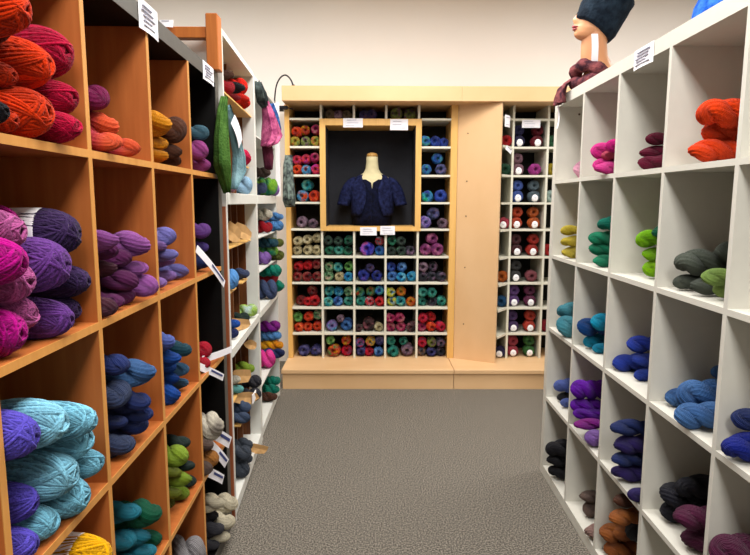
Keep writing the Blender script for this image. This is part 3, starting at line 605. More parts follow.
# ------------------------------------------------------------------ yarn in the back cubby wall
V = {  # variegated colourways
 'cream': ('cream', ['#8f7f5c', '#cbbd92', '#e2d8b4']), 'tealgreen': ('dark green', ['#0d2f26', '#1d5c44', '#3a9070']),
 'bluepink': ('blue and pink', ['#28208a', '#5a5ad0', '#d060a0']), 'darkgreen': ('charcoal green', ['#151d1a', '#2c4038', '#4c7058']),
 'berry': ('mauve berry', ['#4a1440', '#8c3a74', '#c47a9c']), 'darkred': ('dark red', ['#3c0c10', '#8a1a20', '#8c5a4c']),
 'pastelgreen': ('green and cream', ['#2c5a3a', '#7fb080', '#d8b8a0']), 'royal2': ('royal blue', ['#141a50', '#2c3c9a', '#5a4aa8']),
 'sky': ('sky blue', ['#2c50a0', '#3fa0cc', '#8cd0e0']), 'cornflower': ('cornflower blue', ['#20306c', '#4a7ac0', '#7aa8dc']),
 'charmauve': ('charcoal mauve', ['#15161d', '#30323f', '#8c6a88']), 'red2': ('red', ['#5c0f14', '#c0242c', '#e04848']),
 'tealsky': ('teal and sky', ['#1c5c6c', '#2c98a0', '#88c4a8']), 'multi': ('red and green', ['#a02c28', '#4c8c50', '#2c6c84']),
 'redteal': ('teal and red', ['#1c6c70', '#d83440', '#7cc0c8']), 'sunny': ('yellow and blue', ['#5c9cc8', '#d8d04c', '#7ca83c']),
 'orangelime': ('orange and lime', ['#c8481c', '#d87c2c', '#6ca040']), 'seagreen': ('sea green', ['#14403c', '#2c8c7c', '#6cb0a0']),
 'limegreen': ('leaf green', ['#2c5a2c', '#6cae54', '#a4cc8c']), 'coral': ('coral red', ['#8c2018', '#dc4028', '#ec7c54']),
 'lilacblue': ('lilac and blue', ['#54489c', '#9c84c4', '#5c98c4']), 'darkpink': ('dark brown and pink', ['#1c1416', '#4c2c30', '#a4606c']),
 'magentaberry': ('magenta', ['#5c1434', '#b03060', '#c87c84']), 'redberry': ('red and berry', ['#6c1630', '#d82c40', '#8c3c5c']),
 'navyviolet': ('navy violet', ['#16163a', '#3c3a78', '#7c78ac']), 'rainbow': ('yellow, red and green', ['#d8b42c', '#c83038', '#4c8c44']),
 'orangeblue': ('orange and blue', ['#e08424', '#3c5a94', '#c83c70']), 'magyellow': ('magenta and yellow', ['#c82c6c', '#d8b43c', '#2c5c8c']),
 'tealmint': ('teal', ['#0f3c38', '#2c9080', '#5cb49c']), 'tanblue': ('tan and slate', ['#3c4450', '#8c6850', '#54627c']),
 'ringmix': ('red and yellow green', ['#c03c50', '#b8a03c', '#6c8c44']), 'pinkorange': ('pink and orange', ['#b0308c', '#e8504c', '#8c2c84']),
 'bluerust': ('blue and rust', ['#2c70a8', '#5c98c0', '#d05430']), 'mauvegrey': ('mauve grey', ['#3c3038', '#84687c', '#a48c98']),
 'bluenavy': ('blue', ['#1c2c70', '#3448a0', '#4c70c0']), 'blueteal': ('blue and teal', ['#203c84', '#3c70b8', '#4ca89c']),
 'greenteal2': ('green and blue', ['#2cac7c', '#4ca8cc', '#34409c']), 'lavcharcoal': ('lavender charcoal', ['#242c3c', '#5c6098', '#94788c']),
 'oliveplum': ('olive and plum', ['#48363c', '#7c8c3c', '#6c4c5c']), 'duskblue': ('dusk blue', ['#201c30', '#383468', '#5c3c4c']),
 'brownstone': ('muted brown', ['#3c3028', '#6c5a40', '#4c3c34']),
}
# (x slot 0..1, level 0/1, colour, radius) - lists per cubby; col 0..4 / row 0..9
def six(*c): return [(i/2 if n_ == 3 else 0, 0, x, .039) for i, (x, n_) in enumerate([(q_, 3) for q_ in c[:3]])]+[(i/2, 1, x, .039) for i, x in enumerate(c[3:])]
G = {}
G[1, 0] = [(.1, 0, 'brownstone', .036), (.5, 0, 'mauvegrey', .036), (.9, 0, 'brownstone', .036)]
G[2, 0] = [(.15, 0, 'duskblue', .037), (.55, 0, 'duskblue', .04)]
G[3, 0] = [(.12, 0, 'oliveplum', .047), (.88, 0, 'oliveplum', .047)]
G[0, 1] = six('ringmix', 'oliveplum', 'ringmix', 'coral', 'rainbow', 'magentaberry')
G[0, 2] = six('coral', 'bluerust', 'pinkorange', 'pinkorange', 'pinkorange', 'magentaberry')
G[0, 3] = [(.2, 0, 'bluerust', .046), (.9, 0, 'coral', .046), (.5, 1, 'tealsky', .046)]
G[0, 4] = [(.2, 0, 'mauvegrey', .043), (.85, 0, 'mauvegrey', .038)]
G[4, 1] = [(.05, 0, 'blueteal', .04), (.5, 0, 'bluenavy', .044), (1, 0, 'bluenavy', .036)]
G[4, 2] = [(.1, 0, 'blueteal', .04), (.85, 0, 'lavcharcoal', .044), (.7, 1, 'blueteal', .042)]
G[4, 3] = [(.1, 0, 'greenteal2', .046), (.85, 0, 'bluenavy', .05)]
G[4, 4] = [(.1, 0, 'lilacblue', .046), (.95, 0, 'mauvegrey', .042), (.5, 1, 'lavcharcoal', .05)]
R5 = [
 [six('cream', 'cream', 'cream', 'cream', 'cream', 'cream'), six('tealgreen', 'seagreen', 'tealgreen', 'darkgreen', 'darkgreen', 'tealgreen'),
  [(.25, 0, 'bluepink', .055), (1, 0, 'blueteal', .04), (.95, 1, 'redteal', .036)],
  six('darkgreen', 'darkgreen', 'charmauve', 'tealgreen', 'darkgreen'), [(.05, 0, 'berry', .045), (.8, 0, 'berry', .05), (.5, 1, 'berry', .045)]],
 [six('darkred', 'darkred', 'darkred', 'red2', 'red2', 'darkred'), six('pastelgreen', 'cream', 'sky', 'pastelgreen', 'tealsky', 'limegreen'),
  [(.15, 0, 'royal2', .046), (.9, 0, 'royal2', .043), (.5, 1, 'duskblue', .036)],
  six('cornflower', 'sky', 'sky', 'bluenavy', 'cornflower'), six('charmauve', 'charmauve', 'charmauve', 'mauvegrey', 'charmauve')],
 [[(.1, 0, 'darkred', .038), (.5, 0, 'red2', .038), (.95, 0, 'red2', .044), (.8, 1, 'darkred', .04)], six('tealsky', 'cornflower', 'seagreen', 'tealsky', 'sky', 'pastelgreen'),
  six('tealmint', 'redteal', 'red2', 'multi', 'multi', 'blueteal'), six('sunny', 'tealsky', 'orangelime', 'sunny', 'orangelime'),
  six('seagreen', 'charmauve', 'tealmint', 'seagreen', 'seagreen')],
 [six('coral', 'coral', 'coral', 'limegreen', 'coral', 'pastelgreen'), [(.1, 0, 'lilacblue', .045), (.9, 0, 'cornflower', .047), (.55, 1, 'mauvegrey', .03)],
  [(.4, 0, 'darkpink', .05), (1, 0, 'cream', .036), (0, 0, 'darkpink', .03)],
  six('magentaberry', 'magentaberry', 'darkpink', 'magentaberry', 'magentaberry'), six('magentaberry', 'coral', 'redberry', 'redberry', 'red2')],
 [[(.2, 0, 'navyviolet', .047), (.9, 0, 'navyviolet', .045)], [(.15, 0, 'rainbow', .05), (.95, 0, 'redberry', .046), (.1, 1, 'limegreen', .036), (.85, 1, 'rainbow', .038)],
  six('navyviolet', 'redberry', 'cornflower', 'orangeblue', 'magyellow', 'navyviolet'), [(.1, 0, 'tealmint', .046), (.9, 0, 'mauvegrey', .05), (.05, 1, 'tealmint', .036), (.6, 1, 'seagreen', .034)],
  six('tanblue', 'navyviolet', 'charmauve', 'redberry', 'oliveplum', 'charmauve')]]
for r_ in range(5):
    for c_ in range(5): G[c_, 5+r_] = R5[r_][c_]
SLOT3 = ['left', 'middle', 'right']
BROW = ['top', 'second', 'third', 'fourth', 'fifth', 'sixth', 'seventh', 'eighth', 'ninth', 'bottom']
BCOL = ['leftmost', 'second', 'middle', 'fourth', 'fifth']
cnt = 0
def yv(k): return yarn_mat(k, V[k][1], scale=26, bands=30)
for (c_, r_), lst in G.items():
    xa, xb = XS[c_]+.008, XS[c_+1]-.008
    if c_ == 0: xa = XS[0]
    if c_ == 4: xb = .588
    zf = ZR[r_+1]+(.008 if r_ < 9 else 0)
    if r_ == 0 and 1 <= c_ <= 3: zf = FZ1
    if r_ == 0 and c_ in (1,): xa = FX0+.02
    placed = []
    names = defaultdict(list)
    for fx, lv, col, rad in sorted(lst, key=lambda t: t[1]):
        x = xa+rad*1.0+(xb-xa-2*rad*1.0)*fx
        z = rad
        for (px, pz, pr) in placed:
            dd = abs(px-x); rr = (pr+rad)*.95
            if dd < rr and lv > 0: z = max(z, pz+math.sqrt(rr*rr-dd*dd))
        z = min(z, (ZR[r_]-zf-.01)-rad)
        placed.append((x, z, rad))
        names[col].append((x, z, rad, fx, lv))
    for col, pl in names.items():
        for (x, z, rad, fx, lv) in pl:
            slot = ('upper' if lv else 'lower')+' '+('left' if fx < .34 else 'right' if fx > .66 else 'middle')
            lab = f"{V[col][0].replace(',', '')} yarn ball, {slot}, {BROW[r_]} shelf, {BCOL[c_]} column, back cubby wall"
            yf = rnd.uniform(.012, .05)
            mw = (Matrix.Translation((x, BY+yf, zf+z)) @ Matrix.Rotation(rnd.uniform(-.25, .25), 4, 'Z') @ Matrix.Rotation(rnd.uniform(-.12, .12), 4, 'X')
                  @ Matrix.Rotation(rnd.uniform(0, 6.28), 4, 'Y') @ Matrix.Scale(rad/.04/1.02, 4))
            o = add_yarn('yarn_ball', CAKES[cnt % 3], yv(col), mw, lab, 'small yarn balls in the back cubby wall'); cnt += 1
print('cakes', cnt)
# right part: labelled balls
def solid(k, h): return yarn_mat(k, [h], bands=30)
lb = MB(); rs = []
for r_, y in ((.0405, .03), (.0408, .012), (.037, .004), (.030, -.003), (.016, -.005), (.0, -.005)):
    rs.append([(max(r_, .0004)*1.02*cos(2*pi*j/24), y, max(r_, .0004)*1.02*sin(2*pi*j/24)) for j in range(24)])
lb.rings(rs, True, False); LBL = lb.mesh('paper_label', True); LBL.materials.append(M['label'])
mk = MB(); mk.box(-.011, .011, -.0062, -.0052, .004, .007); mk.box(-.007, .007, -.0062, -.0052, -.004, -.001); LMK = mk.mesh('label_print'); LMK.materials.append(M['ink'])
RB = {1: [('navy ', '#26244c', 'white'), ('dark red', '#6c1c28', 'white')], 2: [('dusty mauve', '#84606c', 'white'), ('magenta', '#a8408c', None)],
      3: [('cornflower blue', '#5068b0', 'white'), ('grey teal', '#586870', 'white')], 4: [('coral', '#c05038', 'white'), ('burnt orange', '#c8683c', 'white')],
      5: [('dark maroon', '#4c2428', 'white'), ('tomato red', '#b84038', 'white')], 6: [('dark grey', '#3c3c3c', 'white'), ('dusty rose', '#94525a', None)],
      7: [('purple', '#6c4c88', 'white'), ('plum', '#6c3050', 'white')], 8: [('violet', '#503868', 'white'), ('coral red', '#c04c40', 'white')],
      9: [('raspberry', '#a84450', 'white'), ('grass green', '#3c7038', 'white')]}
def labelled(x, y, z, rad, words, h, lab, with_label, rz=0):
    me = CAKES[cnt % 3]
    mw = Matrix.Translation((x, y, z)) @ Matrix.Rotation(rz, 4, 'Z') @ Matrix.Diagonal((rad/.04*1.0, 1, rad/.04, 1))
    o = add_yarn('yarn_ball', me, solid('solid'+h[1:], h), mw, lab, 'labelled yarn balls in the right of the back cubby wall')
    if with_label:
        l = bpy.data.objects.new('paper_label', LBL); C.objects.link(l); l.parent = o; l['label'] = 'white paper label'
        l.scale = (.62, 1, .62); l.location = (0, -.001, -.010)
        k = bpy.data.objects.new('label_print', LMK); C.objects.link(k); k.parent = l
    return o
for r_, two in RB.items():
    zf = ZR[r_+1]+(.008 if r_ < 9 else 0)
    for i, (wd, h, l_) in enumerate(two):
        x = (1.065+.052) if i == 0 else (1.31-.062)
        x += rnd.uniform(-.006, .006); rad = .045
        wd = wd.strip()
        side_ = 'left' if i == 0 else 'right'
        labelled(x, BY+.03, zf+rad, rad, wd, h, f"{wd} yarn ball with white label, {side_}, {BROW[r_]} shelf, right section, back cubby wall" if l_ else f"{wd} yarn ball without label, {side_}, {BROW[r_]} shelf, right section, back cubby wall", bool(l_))
        if l_: labelled(x+rnd.uniform(-.008, .008), BY+.035, zf+rad*2+.036, .042, wd, h, f"{wd} yarn ball, upper {side_}, {BROW[r_]} shelf, right section, back cubby wall", False)
        cnt += 1
for r_, wd, h, l_ in ((1, 'bright red', '#b01c20', False), (2, 'dark green', '#1c4c34', False), (4, 'rose red', '#b84858', True), (6, 'rust orange', '#b8602c', False), (7, 'teal blue', '#1c4c74', False), (9, 'navy', '#2c2450', True)):
    zf = ZR[r_+1]+(.008 if r_ < 9 else 0)
    labelled(1.001, BY-.0, zf+.044, .044, wd, h, f"{wd} yarn ball in narrow angled column, {BROW[r_]} shelf, back cubby wall", l_, -.3); cnt += 1
for r_, wd, h in ((1, 'green', '#2c5c3c'), (2, 'mustard', '#a08c2c'), (3, 'pale teal', '#a8c0b8'), (5, 'red', '#b03030'), (8, 'dark red', '#8c1c2c')):
    zf = ZR[r_+1]+(.008 if r_ < 9 else 0)
    labelled(1.375, BY+.03, zf+.046, .046, wd, h, f"{wd} yarn ball in partly hidden last column, {BROW[r_]} shelf, back cubby wall", False); cnt += 1

# ------------------------------------------------------------------ paper cards
def card(w_, h_, mw, label, lines=5, cat='sign', curl=.004):
    """thin card in local x (width) / z (height), front faces -y"""
    mb = MB(); n = 6; fr_ = []; bk_ = []
    for k in range(2):
        off = .0008*k
        for i in range(n+1):
            for j in (0, 1):
                u = i/n; fr_.append((-w_/2+w_*u, off-curl*sin(pi*u)*(1-j), -h_/2+h_*j))
    fs = []
    for i in range(n):
        a = i*2; fs.append((a, a+2, a+3, a+1)); o_ = (n+1)*2; fs.append((o_+a, o_+a+1, o_+a+3, o_+a+2))
        fs.append((a, o_+a, o_+a+2, a+2)); fs.append((a+1, a+3, o_+a+3, o_+a+1))
    fs.append((0, 1, o_+1, o_)); fs.append((n*2, o_+n*2, o_+n*2+1, n*2+1))
    mb.add(fr_, fs)
    o = mb.build('paper_sign', M['paper']); o.matrix_world = mw; tag(o, label, cat)
    R = random.Random(hash(label) % 1 + len(label))
    t = MB()
    for k in range(lines):
        z = h_*(.3-.6*k/max(1, lines-1)); a = -w_*R.uniform(.3, .4); b_ = w_*R.uniform(.05, .36)
        t.box(a, b_, -curl-.0012, -curl*.2-.0006, z-h_*.018, z+h_*.018)
    t.build('print_lines', M['ink'], o)
    return o
def on_front(root, s_, z, side, dep=-.002, rx=0):
    rz = -pi/2 if side > 0 else pi/2
    return root.matrix_world @ Matrix.Translation((side*dep, -s_, z)) @ Matrix.Rotation(rz, 4, 'Z') @ Matrix.Rotation(rx, 4, 'X')
card(.135, .076, on_front(caseL, 2.293-1.562, 1.828, -1), 'large white notice hanging from grey top edge above golden yarn')
card(.145, .064, on_front(caseL, 2.293-2.147, 1.818, -1), 'small white notice on grey top edge beside the wooden post')
card(.135, .062, on_front(caseR, 2.811-1.885, 1.820, 1), 'white notice with grey print on white bookcase top edge')
for x, z, w_, h_, lab in ((-.143, 1.946, .146, .066, 'white card on niche frame, upper left of cardigan'), (.2, 1.934, .133, .08, 'white card on niche frame, upper right of cardigan'),
                         (-.027, 1.143, .126, .062, 'white card clipped beneath the cardigan, left one'), (.118, 1.15, .112, .066, 'white card clipped beneath the cardigan, right one with dark dot'),
                         (1.182, 1.943, .136, .058, 'wide white card on shelf above navy and dark red balls')):
    card(w_, h_, Matrix.Translation((x, BY-.017, z)), lab, 3)
card(.085, .085, Matrix.Translation((.985, BY-.105, 1.95)) @ Matrix.Rotation(.9, 4, 'Z'), 'small white card in narrow angled column above red ball', 2)
card(.075, .035, Matrix.Translation((1.005, BY-.085, 1.748)) @ Matrix.Rotation(.7, 4, 'Z') @ Matrix.Rotation(.5, 4, 'Y'), 'tilted white slip on narrow angled shelf below red ball', 1)
# dot on one card
# ------------------------------------------------------------------ long paper strips on hanks in the far beech column and kraft papers
def strip(p0, p1, wdt, mat, name, parent=None, label=None, cat=None, printed=True, group=None, up=(0, 0, 1)):
    p0 = Vector(p0); p1 = Vector(p1); d = (p1-p0); L_ = d.length; d.normalize()
    sd = Vector(up)-d*Vector(up).dot(d); sd.normalize(); nn = d.cross(sd)
    mb = MB(); vs = []; n = 8
    for k in (0, .001):
        for i in range(n+1):
            u = i/n; c = p0+d*L_*u+nn*(.006*sin(pi*u)+k)
            vs += [tuple(c-sd*wdt/2), tuple(c+sd*wdt/2)]
    fs = []; o_ = (n+1)*2
    for i in range(n):
        a = i*2; fs += [(a, a+2, a+3, a+1), (o_+a, o_+a+1, o_+a+3, o_+a+2), (a, o_+a, o_+a+2, a+2), (a+1, a+3, o_+a+3, o_+a+1)]
    fs += [(0, 1, o_+1, o_), (n*2, o_+n*2, o_+n*2+1, n*2+1)]
    mb.add(vs, fs); o = mb.build(name, mat); tag(o, label, cat, group)
    if printed:
        t = MB(); sgn = 1 if (nn.x > 0) else -1
        for a, b_ in ((.45, .92),):
            q = [p0+d*L_*a+nn*(.0072 if sgn > 0 else .004)+sd*wdt*.12, p0+d*L_*b_+nn*(.003 if sgn > 0 else 0)+sd*wdt*.12]
            off = nn*(.0015*sgn)
            for off2 in (off,):
                t.add([tuple(q[0]-sd*wdt*.12+off2), tuple(q[1]-sd*wdt*.12+off2), tuple(q[1]+sd*wdt*.14+off2), tuple(q[0]+sd*wdt*.14+off2)]+
                      [tuple(q[0]-sd*wdt*.12+off2*1.3), tuple(q[1]-sd*wdt*.12+off2*1.3), tuple(q[1]+sd*wdt*.14+off2*1.3), tuple(q[0]+sd*wdt*.14+off2*1.3)],
                      [(0, 1, 2, 3), (4, 7, 6, 5), (0, 4, 5, 1), (1, 5, 6, 2), (2, 6, 7, 3), (3, 7, 4, 0)])
        t.build('printed_block', M['ink_blue'], o)
    return o
SX = -.565
strip((-.60, 1.97, 1.205), (SX, 2.19, 1.05), .028, M['paper'], 'paper_tag', label='long white paper tag hanging from navy hank, middle of beech bookcase end', cat='tag')
strip((-.61, 2.02, .80), (SX, 2.27, .775), .026, M['paper'], 'paper_tag', label='straight white paper tag beside red hanks, the upper one', cat='tag', printed=False)
strip((-.61, 1.95, .80), (SX, 2.13, .70), .026, M['paper'], 'paper_tag', label='slanting white paper tag with blue print beneath red hanks', cat='tag')
strip((-.61, 2.06, .52), (SX, 2.20, .41), .045, M['paper'], 'paper_tag', label='crumpled white paper tag on cream and grey hank', cat='tag')
strip((-.60, 2.03, .48), (-.56, 2.12, .36), .036, M['paper'], 'paper_tag', label='short white tag hanging below the cream and grey hank', cat='tag')
strip((-.60, 1.93, .43), (SX, 2.08, .315), .034, M['paper'], 'paper_tag', label='white paper tag with blue print hanging above ivory hanks', cat='tag')
def kraft(p0, p1, wdt, label, lab_white=False):
    p0 = Vector(p0); p1 = Vector(p1); R_ = random.Random(int(p0.y*1000)); d = p1-p0; up = Vector((0, 0, 1)); up = (up-d*(up.dot(d)/d.length_squared)).normalized(); nn = d.cross(up).normalized()
    out = [(0, -.35), (.3, -.5), (.75, -.42), (1.0, -.12), (.9, .3), (.5, .45), (.12, .5), (-.04, .1)]
    out = [(u+R_.uniform(-.07, .07), v+R_.uniform(-.08, .08)) for u, v in out]
    mb = MB(); n = len(out)
    def q(u, v, k): return tuple(p0+d*u+up*wdt*v+nn*(.010*sin(3.1*u)+.006*v*v*4+k))
    vs = [q(u, v, 0) for u, v in out]+[q(.5, 0, 0)]+[q(u, v, .0012) for u, v in out]+[q(.5, 0, .0012)]
    fs = [(i, (i+1) % n, n) for i in range(n)]+[(n+1+(i+1) % n, n+1+i, 2*n+1) for i in range(n)]+[((i+1) % n, i, n+1+i, n+1+(i+1) % n) for i in range(n)]
    mb.add(vs, fs); o = mb.build('kraft_card', M['kraft']); tag(o, label, 'card', 'kraft cards in the insert bookcase')
    if lab_white:
        c = Vector(p0).lerp(Vector(p1), .78)+Vector((.008, -.004, .002)); MB().box(c.x-.002, c.x+.002, c.y-.045, c.y+.045, c.z-.024, c.z+.024, .0005).build('white_sticker', M['label'], o)
    return o
kraft((-.665, 2.62, 1.24), (-.62, 2.72, 1.19), .09, 'kraft paper card, left of the two high in the insert bookcase')
kraft((-.665, 2.76, 1.235), (-.61, 2.93, 1.19), .07, 'kraft paper card with pale front, right of the two high in insert bookcase', False)
kraft((-.66, 2.62, .80), (-.60, 2.80, .765), .06, 'crinkled kraft card lying on the lower thick white shelf')
kraft((-.665, 2.60, .555), (-.61, 2.82, .50), .075, 'pale kraft card just below the lower thick white shelf')
kraft((-.67, 2.64, .44), (-.60, 2.95, .34), .06, 'kraft cardboard strip with white sticker above dark denim hanks', True)
kraft((-.66, 2.93, .63), (-.62, 3.02, .60), .05, 'small folded kraft card beside the lime hank')
kraft((-.63, 2.86, .10), (-.55, 2.92, .06), .05, 'orange-brown kraft card sticking out near the carpet')

# ------------------------------------------------------------------ hanging knitwear on the tall bookcases
def cloth_mat(name, c1, c2, scale=60, sc2=14):
    m, nt, b = new_mat(name, .95, .1); tc = nd(nt, 'ShaderNodeTexCoord')
    n = nd(nt, 'ShaderNodeTexNoise'); n.inputs['Scale'].default_value = sc2; n.inputs['Detail'].default_value = 4
    v = nd(nt, 'ShaderNodeTexVoronoi'); v.inputs['Scale'].default_value = scale*2
    nt.links.new(tc.outputs['Object'], n.inputs['Vector']); nt.links.new(tc.outputs['Object'], v.inputs['Vector'])
    r = ramp(nt, [(.35, lin(c1)), (.65, lin(c2))]); nt.links.new(n.outputs['Fac'], r.inputs[0]); nt.links.new(r.outputs[0], b.inputs['Base Color'])
    bp = nd(nt, 'ShaderNodeBump'); bp.inputs['Strength'].default_value = .8; bp.inputs['Distance'].default_value = .003
    nt.links.new(v.outputs['Distance'], bp.inputs['Height']); nt.links.new(bp.outputs[0], b.inputs['Normal'])
    return m
def hanging(name, top, rows, mat, label, cat, thick=.012, folds=5, seed=1):
    """draped knit hanging from a point: rows = (z, y_centre, half_width, x)"""
    R = random.Random(seed); rs = []; n = 40
    for k, (z, yc, hw, x) in enumerate(rows):
        ring = []
        for j in range(n):
            t = 2*pi*j/n; u = cos(t); s_ = sin(t)
            wav = .35*hw*sin(folds*u*1.6+seed+k*.15)*.5
            ring.append((x+wav+thick*s_, yc+hw*u, z+.006*sin(9*u+k)))
        rs.append(ring)
    # refine rows by interpolation
    out = []
    for a, b_ in zip(rs, rs[1:]):
        for q in range(4):
            f_ = q/4; out.append([tuple(a[j][i]*(1-f_)+b_[j][i]*f_ for i in range(3)) for j in range(n)])
    out.append(rs[-1])
    o = MB().rings(out).build(name, mat, smooth=True); return tag(o, label, cat)
green = cloth_mat('green_knit', '#2c4c1c', '#4c7030'); bluegrey = cloth_mat('blue_grey_knit', '#5c7c84', '#7c9aa0')
hanging('knit_swatch', None, [(1.76, 2.29, .012, -.568), (1.70, 2.24, .035, -.565), (1.60, 2.20, .06, -.562), (1.50, 2.19, .075, -.56), (1.44, 2.24, .045, -.562), (1.40, 2.27, .015, -.565)],
        green, 'green knitted swatch hanging in front of the beech bookcase far end', 'knit swatch', seed=2)
hanging('knit_swatch', None, [(1.74, 2.36, .012, -.572), (1.66, 2.42, .035, -.568), (1.56, 2.50, .06, -.565), (1.49, 2.50, .07, -.565), (1.42, 2.42, .02, -.57)],
        bluegrey, 'blue-grey knitted swatch hanging just behind the green swatch', 'knit swatch', seed=4)
pt = strip((-.555, 2.36, 1.69), (-.545, 2.44, 1.60), .06, M['paper'], 'paper_tag', label='white paper tag pinned between green and blue-grey swatches', cat='tag', printed=False)
pinkm = cloth_mat('pink_lace', '#7c2c54', '#c4648c', 50, 22)
hanging('knit_shawl', None, [(1.95, 3.42, .02, -.62), (1.90, 3.46, .06, -.61), (1.82, 3.50, .12, -.60), (1.76, 3.52, .18, -.595), (1.71, 3.46, .13, -.60), (1.68, 3.36, .04, -.61)],
        pinkm, 'pink knitted shawl hanging from the tall bookcase by the back', 'shawl', thick=.02, seed=3)
dk = cloth_mat('dark_maroon_knit', '#3c1424', '#5c2436')
hanging('knit_scarf', None, [(1.72, 3.50, .08, -.625), (1.64, 3.52, .09, -.62), (1.56, 3.52, .06, -.622)], dk, 'dark maroon knit hanging just below the pink shawl', 'scarf', seed=5)
bl = cloth_mat('blue_knit', '#1c2c5c', '#4070b0', 50, 30)
hanging('knit_scarf', None, [(1.96, 3.66, .03, -.622), (1.9, 3.72, .09, -.615), (1.84, 3.76, .10, -.612), (1.76, 3.80, .06, -.615)], bl, 'blue knitted scarf hanging behind the pink shawl', 'scarf', seed=6)
gr = cloth_mat('slate_knit', '#20262a', '#4a5450', 50, 20)
hanging('knit_scarf', None, [(2.01, 3.26, .04, -.625), (1.97, 3.3, .09, -.618), (1.92, 3.36, .10, -.618), (1.90, 3.45, .05, -.62)], gr, 'charcoal knitted piece hanging highest on tall bookcase', 'scarf', seed=7)
gt = cloth_mat('grey_teal_knit', '#33363a', '#7c8c84', 60, 30)
hanging('knit_scarf', None, [(1.70, 4.30, .02, -.61), (1.62, 4.26, .06, -.61), (1.5, 4.24, .085, -.605), (1.38, 4.22, .11, -.60), (1.33, 4.25, .07, -.60)], gt, 'grey and teal scarf hanging at left end of back cubby wall', 'scarf', thick=.024, seed=8)
# white picture board with grey pattern above the far end
po = empty('poster_board', (-.655, 3.985, 1.40), 0, 'white board with grey pattern standing at end of tall bookcase', 'board')
MB().box(-.004, .03, 0, .012, 0, .62, .001).build('panel', M['label'], po)
MB().box(.0302, .0308, .001, .011, .2, .5).build('grey_pattern', M['ink'], po)

# ------------------------------------------------------------------ wooden rack on the beech bookcase
rk = empty('wooden_rack', (0, 0, 0), 0, 'orange-brown wooden rack standing on top of the beech bookcase far end', 'rack')
MB().box(-.614, -.570, 2.225, 2.285, 1.85, 2.05, .003).build('post', M['orange_wood'], rk)
MB().box(-.965, -.918, 2.225, 2.285, 1.85, 2.05, .003).build('post', M['orange_wood'], rk)
MB().box(-.918, -.614, 2.235, 2.275, 1.965, 2.005, .002).build('cross_beam', M['orange_wood'], rk)
card(.05, .03, Matrix.Translation((-.755, 2.22, 2.01)) @ Matrix.Rotation(-.3, 4, 'X'), 'tiny grey card on the wooden rack cross beam', 1)

# ------------------------------------------------------------------ clip lamp
lp = empty('gooseneck_lamp', (-.68, 4.40, 2.05), 0, 'black gooseneck clip lamp at upper left corner of cubby wall', 'lamp')
pts = [(-.035, -.03, .0), (-.035, -.03, .07), (-.02, -.03, .16), (.015, -.04, .215), (.055, -.05, .225), (.09, -.055, .19), (.108, -.06, .14)]
def smooth(pts, n=8):
    P_ = [Vector(p) for p in pts]; o = []
    for i in range(len(P_)-1):
        p0 = P_[max(i-1, 0)]; p1 = P_[i]; p2 = P_[i+1]; p3 = P_[min(i+2, len(P_)-1)]
        for q in range(n):
            t = q/n; o.append(.5*((2*p1)+(p2-p0)*t+(2*p0-5*p1+4*p2-p3)*t*t+(3*p1-p0-3*p2+p3)*t**3))
    o.append(P_[-1]); return o
MB().tube(smooth(pts), .0055, 10).build('gooseneck', M['metal'], lp, True)
MB().tube([(.103, -.058, .155), (.112, -.061, .13), (.122, -.064, .105)], lambda i: (.012, .018, .024)[i], 14).build('lamp_head', M['metal'], lp, True)
MB().box(-.055, .06, -.045, -.012, -.012, .012, .003).build('clamp', M['metal'], lp)
MB().tube([(.06, -.028, 0), (.10, -.028, -.012)], .005, 8).build('clamp_handle', M['metal'], lp, True)
MB().box(-.02, .022, -.012, .03, -.02, .012, .002).build('clamp_jaw', M['metal'], lp)

# ------------------------------------------------------------------ dress form in the niche with navy cardigan
df = empty('dress_form', (.0, 4.60, 1.179), 0, 'cream headless dress form standing in the dark central niche', 'dress form')
def ell(cx, cy, z, a, b_, n=36, f=None):
    return [(cx+a*cos(2*pi*j/n)*(f(j, n) if f else 1), cy+b_*sin(2*pi*j/n)*(f(j, n) if f else 1), z) for j in range(n)]
prof = [(.0, .125, .08), (.10, .122, .082), (.20, .14, .09), (.28, .155, .09), (.33, .16, .082), (.365, .145, .07), (.39, .105, .058), (.41, .07, .05), (.44, .053, .045), (.50, .046, .043), (.535, .045, .042)]
MB().rings([ell(0, 0, z, a, b_) for z, a, b_ in prof]).build('torso', M['form'], df, True)
MB().rings([ell(0, 0, z, a, b_) for z, a, b_ in ((.535, .044, .041), (.55, .043, .04), (.562, .034, .032), (.567, .016, .016), (.568, .002, .002))]).build('neck_cap', M['cap'], df, True)
navym = cloth_mat('navy_cardigan_knit', '#10132a', '#22284e', 60, 40); navyd = cloth_mat('navy_top_knit', '#0a0c1a', '#131730', 60, 40)
cg = empty('navy_cardigan', (.0, 4.60, 1.182), 0, 'navy knitted short-sleeved cardigan worn by the cream dress form', 'cardigan')
